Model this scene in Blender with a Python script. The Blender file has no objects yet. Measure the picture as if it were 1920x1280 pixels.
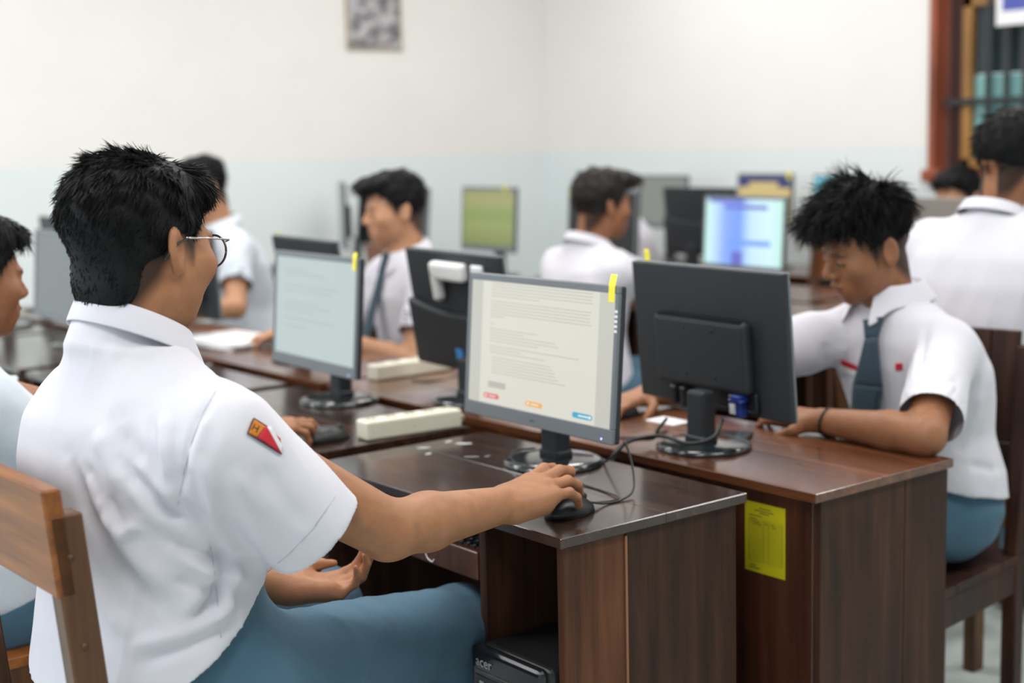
import bpy, bmesh, math, random
import numpy as np
from mathutils import Vector, Matrix
from mathutils.bvhtree import BVHTree

SC = bpy.context.scene
COL = SC.collection
PI = math.pi

# ------------------------------------------------------------------ camera
CAM = np.array([0.0, 0.0, 1.38])
F_PX, PITCH, ROLL, AZ = 2667.0, 0.1384, 0.0241, 2.2388
def _cam_axes():
    # room axes seen from the camera heading: x = across the desks, y = along the rows
    U = np.array([math.cos(AZ), math.sin(AZ), 0]); V = np.array([math.cos(AZ-PI/2), math.sin(AZ-PI/2), 0])
    fwd = np.array([0, math.cos(PITCH), -math.sin(PITCH)]); right = np.array([1.0, 0, 0]); down = np.cross(fwd, right)
    c, s = math.cos(ROLL), math.sin(ROLL)
    r2, d2 = c*right + s*down, -s*right + c*down
    tr = lambda a: np.array([a @ V, a @ U, a[2]])
    return tr(r2), tr(d2), tr(fwd)
C_R, C_D, C_F = _cam_axes()
def ray(px, py):
    d = C_R*((px-960)/F_PX) + C_D*((py-640)/F_PX) + C_F
    return d/np.linalg.norm(d)
cam_d = bpy.data.cameras.new('camera'); cam = bpy.data.objects.new('camera', cam_d); COL.objects.link(cam)
cam.matrix_world = Matrix(((C_R[0], -C_D[0], -C_F[0], CAM[0]), (C_R[1], -C_D[1], -C_F[1], CAM[1]),
                           (C_R[2], -C_D[2], -C_F[2], CAM[2]), (0, 0, 0, 1)))
cam_d.sensor_width = 36.0; cam_d.lens = F_PX*36.0/1920.0; cam_d.clip_start = 0.05
cam_d.dof.use_dof = True; cam_d.dof.focus_distance = 2.2; cam_d.dof.aperture_fstop = 2.4
SC.camera = cam

# ------------------------------------------------------------------ world, lights, exposure
W = bpy.data.worlds.new('daylight'); SC.world = W; W.use_nodes = True
W.node_tree.nodes['Background'].inputs[0].default_value = (0.80, 0.90, 1.0, 1)
W.node_tree.nodes['Background'].inputs[1].default_value = 1.0
SC.view_settings.view_transform = 'Standard'; SC.view_settings.look = 'None'
SC.view_settings.exposure = 0.0; SC.view_settings.gamma = 1.0
SC.view_settings.use_curve_mapping = False
def area(name, loc, rot, sx, sy, power, color):
    l = bpy.data.lights.new(name, 'AREA'); l.shape = 'RECTANGLE'; l.size = sx; l.size_y = sy
    l.energy = power; l.color = color
    o = bpy.data.objects.new(name, l); o.location = loc; o.rotation_euler = rot; COL.objects.link(o)
    return o
# daylight through the three tall openings of the left wall
WIN_L = [(-1.3, 0.7), (1.5, 3.3), (4.1, 5.9)]
for (y0, y1), pw in zip(WIN_L, (10, 20, 30)):
    area('window_daylight', (-2.05, (y0+y1)/2, 1.75), (0, -PI/2, 0), 1.7, y1-y0, pw, (0.90, 0.95, 1.0))
# ceiling lamps
LAMPS = [(lx, ly) for lx in (0.3, 2.3, 4.3) for ly in (0.8, 2.9, 5.0)]
for lx, ly in LAMPS:
    area('ceiling_lamp_light', (lx, ly, 3.02), (0, 0, 0), 1.2, 0.35, 25, (1.0, 0.97, 0.94))

# ------------------------------------------------------------------ object helpers
def tag(o, label=None, cat=None, group=None, kind=None):
    if label: o['label'] = label
    if cat: o['category'] = cat
    if group: o['group'] = group
    if kind: o['kind'] = kind
    return o
def thing(name, label, cat, loc=(0, 0, 0), rotz=0.0, group=None):
    o = bpy.data.objects.new(name, None); COL.objects.link(o); o.empty_display_size = .05
    o.location = loc; o.rotation_euler = (0, 0, rotz)
    return tag(o, label, cat, group)
def link(name, me, mats, parent=None, loc=None):
    o = bpy.data.objects.new(name, me); COL.objects.link(o)
    for m in (mats if isinstance(mats, (list, tuple)) else [mats]): me.materials.append(m)
    if parent is not None: o.parent = parent
    if loc is not None: o.location = loc
    return o
def np_mesh(name, V, Fc, mats, parent=None, origin=None, smooth=True, mat_idx=None, col=None, loc=None):
    """V (n,3), Fc (m,3|4) -> one mesh object; V is taken relative to origin"""
    V = np.asarray(V, np.float32); Fc = np.asarray(Fc, np.int32)
    if origin is not None: V = V - np.asarray(origin, np.float32)
    me = bpy.data.meshes.new(name); k = Fc.shape[1]
    me.vertices.add(len(V)); me.vertices.foreach_set('co', V.ravel())
    me.loops.add(Fc.size); me.loops.foreach_set('vertex_index', Fc.ravel())
    me.polygons.add(len(Fc)); me.polygons.foreach_set('loop_start', np.arange(0, Fc.size, k, dtype=np.int32))
    me.polygons.foreach_set('loop_total', np.full(len(Fc), k, np.int32))
    me.polygons.foreach_set('use_smooth', np.full(len(Fc), smooth, bool))
    if mat_idx is not None: me.polygons.foreach_set('material_index', np.asarray(mat_idx, np.int32))
    me.update(calc_edges=True)
    if col is not None:
        a = me.color_attributes.new('tint', 'FLOAT_COLOR', 'POINT')
        c = np.ones((len(V), 4), np.float32); c[:, :3] = col; a.data.foreach_set('color', c.ravel())
    return link(name, me, mats, parent, loc)

class BM:
    """collects shapes and links them as ONE mesh object"""
    def __init__(s): s.bm = bmesh.new(); s.mi = 0
    def _mark(s, geom_faces):
        for f in geom_faces: f.material_index = s.mi
    def box(s, lo, hi, bev=0.0, M=None, segs=1):
        lo = [min(a, b) for a, b in zip(lo, hi)], [max(a, b) for a, b in zip(lo, hi)]
        lo, hi = lo
        t = bmesh.new(); bmesh.ops.create_cube(t, size=1.0)
        for v in t.verts: v.co = Vector([lo[i] + (v.co[i]+.5)*(hi[i]-lo[i]) for i in range(3)])
        if bev > 0: bmesh.ops.bevel(t, geom=t.edges[:], offset=bev, segments=segs, affect='EDGES', profile=.5)
        return s._merge(t, M)
    def _merge(s, t, M=None, smooth=False):
        if M is not None: bmesh.ops.transform(t, matrix=M, verts=t.verts)
        mp = {v: s.bm.verts.new(v.co) for v in t.verts}
        for f in t.faces:
            nf = s.bm.faces.new([mp[v] for v in f.verts]); nf.material_index = s.mi; nf.smooth = smooth
        t.free(); return s
    def cyl(s, c, r, h, seg=24, M=None, r2=None, bev=0.0):
        t = bmesh.new(); bmesh.ops.create_cone(t, cap_ends=True, segments=seg, radius1=r, radius2=r if r2 is None else r2, depth=h)
        if bev > 0:
            bmesh.ops.bevel(t, geom=[e for e in t.edges if len(e.link_faces) == 2 and any(len(f.verts) > 4 for f in e.link_faces)], offset=bev, segments=2, affect='EDGES', profile=.5)
        bmesh.ops.translate(t, verts=t.verts, vec=Vector(c))
        return s._merge(t, M, True)
    def lathe(s, prof, R, seg=40, M=None):
        t = bmesh.new(); rings = [[t.verts.new((R*r*math.cos(2*PI*k/seg), R*r*math.sin(2*PI*k/seg), z)) for k in range(seg)] if r > 0 else [t.verts.new((0, 0, z))] for r, z in prof]
        for a, b in zip(rings, rings[1:]):
            for k in range(seg):
                k2 = (k+1) % seg; f = [a[k % len(a)], a[k2 % len(a)], b[k2 % len(b)], b[k % len(b)]]; f = list(dict.fromkeys(f))
                if len(f) > 2: t.faces.new(f)
        return s._merge(t, M, True)
    def sphere(s, c, r, sub=2, scale=(1, 1, 1), M=None):
        t = bmesh.new(); bmesh.ops.create_icosphere(t, subdivisions=sub, radius=r)
        for v in t.verts: v.co = Vector((v.co.x*scale[0]+c[0], v.co.y*scale[1]+c[1], v.co.z*scale[2]+c[2]))
        return s._merge(t, M, True)
    def tube(s, pts, r, sides=8, M=None):
        pts = [Vector(p) for p in pts]; n = len(pts); rs = r if isinstance(r, (list, tuple)) else [r]*n
        t = bmesh.new(); rings = []; up = None
        for i, p in enumerate(pts):
            d = (pts[min(i+1, n-1)] - pts[max(i-1, 0)]).normalized()
            if up is None: up = d.orthogonal().normalized()
            else: up = (up - d*up.dot(d)).normalized()
            b = d.cross(up)
            rings.append([t.verts.new(p + (up*math.cos(a) + b*math.sin(a))*rs[i]) for a in [2*PI*k/sides for k in range(sides)]])
        for a, b in zip(rings, rings[1:]):
            for k in range(sides): t.faces.new((a[k], a[(k+1) % sides], b[(k+1) % sides], b[k]))
        t.faces.new(rings[0][::-1]); t.faces.new(rings[-1])
        return s._merge(t, M, True)
    def poly(s, pts, M=None):
        t = bmesh.new(); t.faces.new([t.verts.new(Vector(p)) for p in pts]); return s._merge(t, M)
    def slab(s, outline, z0, z1, M=None, bev=0.0):
        t = bmesh.new(); f = t.faces.new([t.verts.new((x, y, z0)) for x, y in outline])
        r = bmesh.ops.extrude_face_region(t, geom=[f]); vs = [g for g in r['geom'] if isinstance(g, bmesh.types.BMVert)]
        for v in vs: v.co.z = z1
        bmesh.ops.recalc_face_normals(t, faces=t.faces[:])
        if bev > 0: bmesh.ops.bevel(t, geom=t.edges[:], offset=bev, segments=2, affect='EDGES', profile=.5)
        return s._merge(t, M)
    def obj(s, name, mats, parent=None, loc=None, smooth_angle=None):
        bmesh.ops.recalc_face_normals(s.bm, faces=s.bm.faces[:])
        me = bpy.data.meshes.new(name); s.bm.to_mesh(me); s.bm.free()
        return link(name, me, mats, parent, loc)
def curve_pts(P, n=24):
    """Catmull-Rom through control points"""
    P = [np.array(p, float) for p in P]; P = [2*P[0]-P[1]] + P + [2*P[-1]-P[-2]]; out = []
    for i in range(1, len(P)-2):
        for t in np.linspace(0, 1, max(2, n//(len(P)-3)), endpoint=False):
            a, b, c, d = P[i-1:i+3]
            out.append(.5*((2*b)+(-a+c)*t+(2*a-5*b+4*c-d)*t*t+(-a+3*b-3*c+d)*t**3))
    out.append(P[-2]); return [tuple(p) for p in out]
def rotz(a): return Matrix.Rotation(a, 4, 'Z')

# ------------------------------------------------------------------ materials
def mat(name, color, rough=.5, spec=.5, metal=0.0, coat=0.0, emit=None, strength=1.0, trans=0.0, sss=0.0):
    m = bpy.data.materials.new(name); m.use_nodes = True; b = m.node_tree.nodes['Principled BSDF']
    b.inputs['Base Color'].default_value = (*color, 1); b.inputs['Roughness'].default_value = rough
    b.inputs['Specular IOR Level'].default_value = spec; b.inputs['Metallic'].default_value = metal
    b.inputs['Coat Weight'].default_value = coat; b.inputs['Coat Roughness'].default_value = .12
    b.inputs['Transmission Weight'].default_value = trans
    if sss:
        b.inputs['Subsurface Weight'].default_value = sss; b.inputs['Subsurface Radius'].default_value = (1, .35, .2)
        b.inputs['Subsurface Scale'].default_value = .006
    if emit:
        b.inputs['Emission Color'].default_value = (*emit, 1); b.inputs['Emission Strength'].default_value = strength
    return m
def nodes(m): return m.node_tree.nodes, m.node_tree.links, m.node_tree.nodes['Principled BSDF']
def noise(m, scale, detail=4, rough=.55, vec_scale=(1, 1, 1), coord='Object'):
    n, l, _ = nodes(m)
    tc = n.new('ShaderNodeTexCoord'); mp = n.new('ShaderNodeMapping'); mp.inputs['Scale'].default_value = vec_scale
    t = n.new('ShaderNodeTexNoise'); t.inputs['Scale'].default_value = scale; t.inputs['Detail'].default_value = detail; t.inputs['Roughness'].default_value = rough
    l.new(tc.outputs[coord], mp.inputs[0]); l.new(mp.outputs[0], t.inputs['Vector'])
    return t
def ramp(m, src, stops):
    n, l, _ = nodes(m); r = n.new('ShaderNodeValToRGB'); e = r.color_ramp.elements
    e[0].position, e[0].color = stops[0][0], (*stops[0][1], 1); e[1].position, e[1].color = stops[-1][0], (*stops[-1][1], 1)
    for p, c in stops[1:-1]: x = e.new(p); x.color = (*c, 1)
    l.new(src, r.inputs[0]); return r
def bump(m, src, strength, dist=.01):
    n, l, b = nodes(m); k = n.new('ShaderNodeBump'); k.inputs['Strength'].default_value = strength; k.inputs['Distance'].default_value = dist
    l.new(src, k.inputs['Height']); l.new(k.outputs[0], b.inputs['Normal']); return k
def wood(name, dark, mid, light, grain='z', rough=.32, coat=.35, wear=None, spec=.5):
    m = mat(name, mid, rough, .5, 0, coat); n, l, b = nodes(m)
    vs = {'x': (.9, 14, 14), 'y': (14, .9, 14), 'z': (14, 14, .9)}[grain]
    t = noise(m, 2.6, 6, .62, vs); r = ramp(m, t.outputs[0], [(.3, dark), (.52, mid), (.75, light)])
    big = noise(m, 2.2, 3, .5, tuple(1.0 if a < 2 else 2.5 for a in vs))
    mx = n.new('ShaderNodeMix'); mx.data_type = 'RGBA'; mx.blend_type = 'MULTIPLY'; mx.inputs[0].default_value = .75
    br = ramp(m, big.outputs[0], [(.3, (.55, .55, .58)), (.7, (1.25, 1.2, 1.15))])
    l.new(r.outputs[0], mx.inputs[6]); l.new(br.outputs[0], mx.inputs[7]); out = mx.outputs[2]
    if wear:   # pale scuffs worn into the varnish
        w = noise(m, 9, 8, .7, (1, 1, 1)); wr = ramp(m, w.outputs[0], [(.66, (0, 0, 0)), (.74, (1, 1, 1))])
        m2 = n.new('ShaderNodeMix'); m2.data_type = 'RGBA'
        sc = n.new('ShaderNodeMath'); sc.operation = 'MULTIPLY'; sc.inputs[1].default_value = .35
        l.new(wr.outputs[0], sc.inputs[0]); l.new(sc.outputs[0], m2.inputs[0]); l.new(out, m2.inputs[6]); m2.inputs[7].default_value = (*wear, 1); out = m2.outputs[2]
    l.new(out, b.inputs['Base Color'])
    rr = n.new('ShaderNodeMapRange'); rr.inputs[3].default_value = rough-.08; rr.inputs[4].default_value = rough+.16
    l.new(big.outputs[0], rr.inputs[0]); l.new(rr.outputs[0], b.inputs['Roughness'])
    b.inputs['Specular IOR Level'].default_value = spec
    bump(m, t.outputs[0], .08, .003)
    return m
def fabric(name, color, rough=.85, scale=900, fold=.25):
    m = mat(name, color, rough, .2); n, l, b = nodes(m)
    b.inputs['Sheen Weight'].default_value = .08
    f = noise(m, 9, 4, .5); wv = noise(m, scale, 2, .5)
    ad = n.new('ShaderNodeMath'); ad.operation = 'MULTIPLY_ADD'; ad.inputs[1].default_value = .06
    l.new(wv.outputs[0], ad.inputs[0]); l.new(f.outputs[0], ad.inputs[2])
    bump(m, ad.outputs[0], fold, .012); return m
def skin(name, tone):
    m = mat(name, tone, .5, .4, sss=.12); n, l, b = nodes(m)
    at = n.new('ShaderNodeAttribute'); at.attribute_name = 'tint'
    t = noise(m, 45, 5, .6); r = ramp(m, t.outputs[0], [(.3, (.86, .84, .83)), (.7, (1.1, 1.08, 1.06))])
    a = n.new('ShaderNodeMix'); a.data_type = 'RGBA'; a.blend_type = 'MULTIPLY'; a.inputs[0].default_value = 1
    c = n.new('ShaderNodeMix'); c.data_type = 'RGBA'; c.blend_type = 'MULTIPLY'; c.inputs[0].default_value = 1
    a.inputs[6].default_value = (*tone, 1); l.new(r.outputs[0], a.inputs[7]); l.new(a.outputs[2], c.inputs[6]); l.new(at.outputs[0], c.inputs[7])
    l.new(c.outputs[2], b.inputs['Base Color'])
    f = noise(m, 420, 3, .6); bump(m, f.outputs[0], .06, .002); return m

def painted_wall():
    m = mat('painted_plaster', (.86, .845, .82), .62, .3); n, l, b = nodes(m)
    g = n.new('ShaderNodeNewGeometry'); sp = n.new('ShaderNodeSeparateXYZ'); l.new(g.outputs['Position'], sp.inputs[0])
    mr = n.new('ShaderNodeMapRange'); mr.inputs[1].default_value = 1.318; mr.inputs[2].default_value = 1.322; l.new(sp.outputs[2], mr.inputs[0])
    mx = n.new('ShaderNodeMix'); mx.data_type = 'RGBA'; l.new(mr.outputs[0], mx.inputs[0])
    mx.inputs[6].default_value = (.79, .85, .855, 1); mx.inputs[7].default_value = (.86, .845, .82, 1)
    t = noise(m, 3, 4); r = ramp(m, t.outputs[0], [(.3, (.97, .97, .97)), (.7, (1, 1, 1))])
    m2 = n.new('ShaderNodeMix'); m2.data_type = 'RGBA'; m2.blend_type = 'MULTIPLY'; m2.inputs[0].default_value = 1
    l.new(mx.outputs[2], m2.inputs[6]); l.new(r.outputs[0], m2.inputs[7]); l.new(m2.outputs[2], b.inputs['Base Color'])
    t2 = noise(m, 160, 3); bump(m, t2.outputs[0], .05, .003); return m

M_WALL = painted_wall()
M_CEIL = mat('ceiling_paint', (.88, .88, .86), .8)
M_TOP_A = wood('dark_varnished_top', (.022, .011, .008), (.045, .021, .014), (.085, .04, .025), 'y', .20, .55, (.45, .43, .40))
M_TOP_B = wood('reddish_varnished_top', (.06, .022, .011), (.13, .045, .019), (.20, .075, .03), 'y', .22, .55, (.35, .3, .26))
M_SIDE = wood('dark_brown_panel', (.028, .0125, .008), (.055, .0245, .0145), (.092, .041, .023), 'z', .5, 0, None, .22)
M_SIDE_R = wood('reddish_plank', (.055, .022, .011), (.115, .045, .021), (.17, .070, .032), 'z', .5, 0, None, .22)
M_BACK = wood('red_brown_panel', (.035, .011, .006), (.07, .021, .009), (.11, .036, .014), 'z', .4, .2)
M_ORANGE = wood('orange_brown_panel', (.13, .04, .012), (.25, .082, .024), (.36, .13, .04), 'y', .35, .3)
M_CHAIR = wood('honey_varnished_wood', (.10, .028, .004), (.24, .075, .011), (.37, .135, .022), 'y', .42, .12)
M_CHAIRP = wood('brown_varnished_post', (.045, .016, .005), (.10, .038, .010), (.15, .062, .017), 'z', .42, .12)
M_CHAIRD = wood('dark_chair_wood', (.018, .008, .006), (.04, .016, .01), (.075, .03, .018), 'z', .45, .0, None, .25)
M_EDGE = mat('bare_wood_line', (.30, .13, .06), .6)
M_BLACK = mat('black_plastic', (.012, .013, .015), .38, .45)
M_BLACKM = mat('matte_black_plastic', (.026, .03, .035), .5, .4)
M_GREYB = mat('grey_bezel', (.16, .18, .20), .34, .5)
M_GLOSS = mat('glossy_black_base', (.014, .019, .022), .12, .6, 0, .5)
M_IVORY = mat('ivory_plastic', (.78, .75, .62), .45, .4)
M_WHITEP = mat('white_plastic', (.85, .85, .84), .4, .4)
M_BLUEP = mat('blue_plug', (.012, .035, .22), .4)
M_METAL = mat('steel', (.6, .6, .6), .25, .5, 1.0)
M_CABLE = mat('black_cable', (.013, .016, .017), .45)
M_YTAPE = mat('yellow_paper_tag', (.92, .82, .08), .6, .2)
M_YPAPER = mat('yellow_form_paper', (.56, .48, .010), .75, .2)
M_INK = mat('grey_ink', (.10, .11, .03), .8, .1)
M_HOLE = mat('dark_hole', (.004, .004, .004), .8, .1)
M_PAPER = mat('white_paper', (.82, .82, .84), .8, .2)
M_SHIRT = fabric('white_shirt_cloth', (.70, .688, .755))
M_SHIRTB = fabric('pale_blue_white_cloth', (.62, .67, .74))
M_TROUS = fabric('grey_blue_trouser_cloth', (.070, .143, .208), .85, 700, .3)
M_TIE = fabric('grey_tie_cloth', (.045, .075, .105), .7, 700, .1)
M_SKIN1 = skin('skin_light_brown', (.365, .165, .080))
M_SKIN2 = skin('skin_brown', (.31, .135, .066))
M_SKIN3 = skin('skin_tan', (.50, .26, .15))
M_HAIR = mat('black_hair', (.0065, .0065, .0075), .55, .16)
M_HAIRB = mat('brown_black_hair', (.012, .009, .008), .5, .3)
M_SHOE = mat('black_shoe', (.012, .012, .012), .4)
M_EYEW = mat('eye_white', (.30, .26, .24), .35, .3)
M_IRIS = mat('dark_iris', (.012, .007, .005), .15)
M_LASH = mat('dark_lash', (.012, .008, .007), .6)
M_SEAM = mat('shirt_seam_thread', (.55, .55, .62), .9)
# ------------------------------------------------------------------ room shell
def structure(name, bm, m): return tag(bm.obj(name, m), kind='structure')
X0, X1, Y0, Y1, ZC = -1.9, 5.6, -4.1, 6.7, 3.1
b = BM(); b.box((X0-.3, Y0-.3, -.12), (X1+.3, Y1+.3, -.012)); floor = structure('floor', b, mat('tile_bed', (.30, .33, .32), .8))
tile_m = mat('pale_floor_tile', (.55, .62, .60), .18, .5); tn = noise(tile_m, 6, 4)
tr_ = ramp(tile_m, tn.outputs[0], [(.3, (.50, .57, .55)), (.7, (.62, .69, .67))]); tile_m.node_tree.links.new(tr_.outputs[0], tile_m.node_tree.nodes['Principled BSDF'].inputs['Base Color'])
b = BM(); b.box((-.297, -.297, -.012), (.297, .297, 0), .003); tile0 = b.obj('tile', tile_m, floor)
first = True
for i in range(13):
    for j in range(18):
        o = tile0 if first else tile0.copy()
        if not first: COL.objects.link(o); o.parent = floor
        first = False; o.location = (X0+.3+i*.6, Y0+.3+j*.6, 0)
b = BM(); b.box((X0-.2, Y0-.2, ZC), (X1+.2, Y1+.2, ZC+.12)); structure('ceiling', b, M_CEIL)
b = BM(); b.box((X0-.2, Y1, 0), (X1+.2, Y1+.18, ZC)); structure('wall_far', b, M_WALL)
# right wall with the barred window
WY0, WY1, WZ0, WZ1 = 1.75, 3.962, 1.19, 2.62
b = BM()
b.box((X1, Y0-.2, 0), (X1+.18, WY0, ZC)); b.box((X1, WY1, 0), (X1+.18, Y1, ZC)); b.box((X1, WY0, 0), (X1+.18, WY1, WZ0)); b.box((X1, WY0, WZ1), (X1+.18, WY1, ZC))
structure('wall_right', b, M_WALL)
b = BM(); prev = Y0-.2
for y0, y1 in WIN_L:
    b.box((X0-.18, prev, 0), (X0, y0, ZC)); b.box((X0-.18, y0, 0), (X0, y1, .9)); b.box((X0-.18, y0, 2.6), (X0, y1, ZC)); prev = y1
b.box((X0-.18, prev, 0), (X0, Y1, ZC)); structure('wall_left', b, M_WALL)
b = BM(); b.box((X0-.2, Y0-.18, 0), (X1+.2, Y0, ZC)); structure('wall_front', b, M_WALL)
b = BM(); b.box((X0, Y1-.012, 0), (X1, Y1, .10), .003); structure('baseboard_far', b, M_WHITEP)
b = BM(); b.box((X1-.012, Y0, 0), (X1, Y1-.012, .10), .003); structure('baseboard_right', b, M_WHITEP)
# window_1: red-brown frame, honey inner sash, dark bars, teal panes
m_red = wood('red_brown_frame', (.20, .05, .022), (.33, .085, .04), (.42, .12, .06), 'z', .4, .2)
m_sash = wood('honey_sash', (.20, .09, .015), (.33, .16, .03), (.42, .22, .05), 'z', .4, .2)
m_bar = mat('dark_iron_bar', (.018, .024, .026), .5); m_dark = mat('dark_red_shutter', (.045, .015, .01), .5)
m_teal = mat('teal_glass', (.20, .42, .42), .12, .5, trans=.0); m_tdark = mat('dark_upper_glass', (.02, .035, .04), .1, .5)
win = tag(thing('window_1', None, None, (X1, 0, 0)), kind='structure')
b = BM(); b.box((-.03, WY1-.036, WZ0), (.16, WY1, WZ1), .004); b.box((-.03, WY0, WZ0), (.16, WY0+.055, WZ1), .004); b.box((-.03, WY0, WZ1-.055), (.16, WY1, WZ1), .004); b.box((-.05, WY0-.02, WZ0-.03), (.16, WY1+.02, WZ0+.025), .004)
b.obj('window_frame', m_red, win)
b = BM(); b.box((.07, WY1-.135, WZ0+.02), (.10, WY1-.05, WZ1-.05)); b.obj('shutter', m_dark, win)
for (a0, a1) in ((2.92, WY1-.135), (WY0+.06, 2.86)):
    b = BM(); b.box((.03, a1-.05, WZ0+.03), (.09, a1, WZ1-.06), .004); b.box((.03, a0, WZ0+.03), (.09, a0+.05, WZ1-.06), .004)
    b.box((.03, a0, 1.93), (.09, a1, 1.985), .004); b.box((.03, a0, WZ0+.025), (.09, a1, WZ0+.075), .004); b.box((.03, a0, WZ1-.11), (.09, a1, WZ1-.06), .004)
    sash = b.obj('sash', m_sash, win)
    n = 9; yy = np.linspace(a0+.05, a1-.05, n+1)
    for k in range(n):
        b = BM(); b.box((.058, yy[k]+.002, WZ0+.07), (.064, yy[k+1]-.002, 1.63)); b.obj('pane', m_teal, sash)
        b = BM(); b.box((.058, yy[k]+.002, 1.634), (.064, yy[k+1]-.002, 1.93)); b.obj('pane', m_tdark, sash)
        if k: b = BM(); b.box((.02, yy[k]-.014, WZ0+.05), (.036, yy[k]+.014, WZ1-.06), .003); b.obj('window_bar', m_bar, win)
b = BM(); b.box((.012, WY0+.05, 1.50), (.024, WY1-.05, 1.53), .003); b.obj('window_bar', m_bar, win)
# paper notice hanging at the window, of which the lower edge shows
t = thing('paper_notice', 'white paper notice with blue print hanging on the barred window', 'notice', (X1-.06, 3.47, 1.83))
b = BM(); b.box((0, -.13, 0), (.004, .13, .34)); b.obj('sheet', M_PAPER, t)
b = BM(); b.box((-.001, -.09, .06), (0, .10, .14)); b.box((-.001, -.09, .2), (0, .06, .26)); b.obj('blue_print', mat('blue_print', (.08, .1, .4), .7), t)
# framed photograph on the far wall
t = thing('framed_picture', 'small framed colour photograph hanging high on the far wall', 'picture', (4.37, Y1, 1.905))
b = BM(); fw, fh = .178, .30
b.box((-fw, -.02, 0), (fw, 0, .012), .003); b.box((-fw, -.02, fh*2-.2), (fw, 0, fh*2-.188), .003); b.box((-fw, -.02, 0), (-fw+.012, 0, fh*2-.188), .003); b.box((fw-.012, -.02, 0), (fw, 0, fh*2-.188), .003)
b.obj('picture_frame', mat('pale_gilt_frame', (.45, .36, .25), .4), t)
pm = mat('photo_print', (.3, .28, .3), .3); pn = noise(pm, 11, 3, .6, (1, 1, 1.4))
pr_ = ramp(pm, pn.outputs[0], [(.32, (.055, .05, .075)), (.44, (.16, .15, .18)), (.52, (.34, .32, .33)), (.60, (.6, .58, .57)), (.68, (.20, .33, .48))])
pm.node_tree.links.new(pr_.outputs[0], pm.node_tree.nodes['Principled BSDF'].inputs['Base Color'])
b = BM(); b.box((-fw+.011, -.012, .011), (fw-.011, -.004, fh*2-.199)); b.obj('print', pm, t)
# ceiling lamps
t0 = None
for il, (lx, ly) in enumerate(LAMPS):
    lamp_label = 'white fluorescent ceiling lamp, %s of the %s row' % (('first', 'second', 'third')[il % 3], ('window-side', 'middle', 'inner')[il//3])
    if 1:
        if t0 is None:
            t0 = thing('ceiling_lamp', lamp_label, 'lamp', (lx, ly, 3.1), 0, 'fluorescent lamps on the ceiling')
            b = BM(); b.box((-.62, -.19, -.05), (.62, .19, 0), .01); b.obj('lamp_housing', M_WHITEP, t0)
            b = BM(); b.tube([(-.58, .08, -.062), (.58, .08, -.062)], .013); b.tube([(-.58, -.08, -.062), (.58, -.08, -.062)], .013); b.obj('lamp_tube', mat('lit_tube', (1, 1, 1), .3, emit=(1, .97, .93), strength=4), t0)
        else:
            r = t0.copy(); COL.objects.link(r); r['label'] = lamp_label; r.location = (lx, ly, 3.1)
            for ch in list(t0.children): c = ch.copy(); COL.objects.link(c); c.parent = r

# ------------------------------------------------------------------ desks
ZD = .74
def desk(label, xu, y0, y1, sx, depth=.445, hero=False, top=M_TOP_A, side=M_SIDE, back=M_BACK, back_w=.55, group=None, ped=.222):
    """desk whose user edge is at xu; sx=+1: the back lies towards +x.  Pedestal at the low-y end."""
    t = thing('computer_desk', label, 'desk', (xu, y0, 0), 0, group); w = y1-y0
    X = lambda u: sx*u
    def bx(name, m, u0, u1, v0, v1, z0, z1, bev=.002):
        b = BM(); b.box((X(u0), v0, z0), (X(u1), v1, z1), bev); return b.obj(name, m, t)
    th = .018; cut = depth*.54
    bx('top_plank', top, 0, cut-.0002, 0, w, ZD-th, ZD, .0012); bx('top_plank', top, cut+.0002, depth, 0, w, ZD-th, ZD, .0012)
    a, c = .010, depth-.022
    m1 = a+.138
    bx('side_plank', M_SIDE_R if hero else side, a, m1-.001, .006, .024, 0, ZD-th, .0015); bx('side_plank', side, m1+.001, c, .006, .024, 0, ZD-th, .0015)
    bx('side_panel', side, a, c, w-.024, w-.006, 0, ZD-th)
    bx('inner_panel', side, a+.002, c, ped, ped+.018, 0, ZD-th)
    bx('shelf', side, a+.01, c, .024, ped, .10, .118)
    bx('back_panel', back, c-.016, c+.001, .024, back_w, .02, ZD-th); bx('back_rail', back, c-.016, c+.001, back_w, w-.024, ZD-th-.07, ZD-th)
    tr = bx('keyboard_tray', back, a+.005, c-.06, ped+.03, w-.03, .622, .634, .001)
    bx('tray_lip', back, a, a+.016, ped+.022, w-.026, .611, .663, .002)
    return t
dA1 = desk('dark brown desk at which the boy with glasses works, scuffed glossy top', 1.449, 1.721, 2.505, 1, hero=True, top=M_TOP_A)
dA2 = desk('dark desk behind the one with the scuffed top, ivory socket strip on it', 1.462, 2.578, 3.36, 1)
dA3 = desk('dark desk third along the window row, beyond the grey lit screen', 1.46, 3.42, 4.2, 1)
dA4 = desk('dark desk at the far end of the window row', 1.46, 4.26, 5.04, 1)
desk('dark desk fifth and last along the window row', 1.46, 5.10, 5.88, 1)
desk('reddish desk fifth and last along the second row', 2.394, 5.18, 6.04, -1, .42, top=M_TOP_B, back=M_ORANGE, back_w=.36)
dB1 = desk('reddish desk with a yellow form taped on its back panel', 2.394, 1.628, 2.40, -1, .42, top=M_TOP_B)
dB2 = desk('reddish desk with orange back panel carrying the tilted black monitor', 2.394, 2.412, 3.33, -1, .42, top=M_TOP_B, back=M_ORANGE, back_w=.33)
dB3 = desk('reddish desk third along the second row, second socket strip near it', 2.394, 3.36, 4.22, -1, .42, top=M_TOP_B, back=M_ORANGE, back_w=.36)
dB4 = desk('reddish desk at which the tall boy in white leans over papers', 2.394, 4.26, 5.12, -1, .42, top=M_TOP_B, back=M_ORANGE, back_w=.36)
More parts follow.
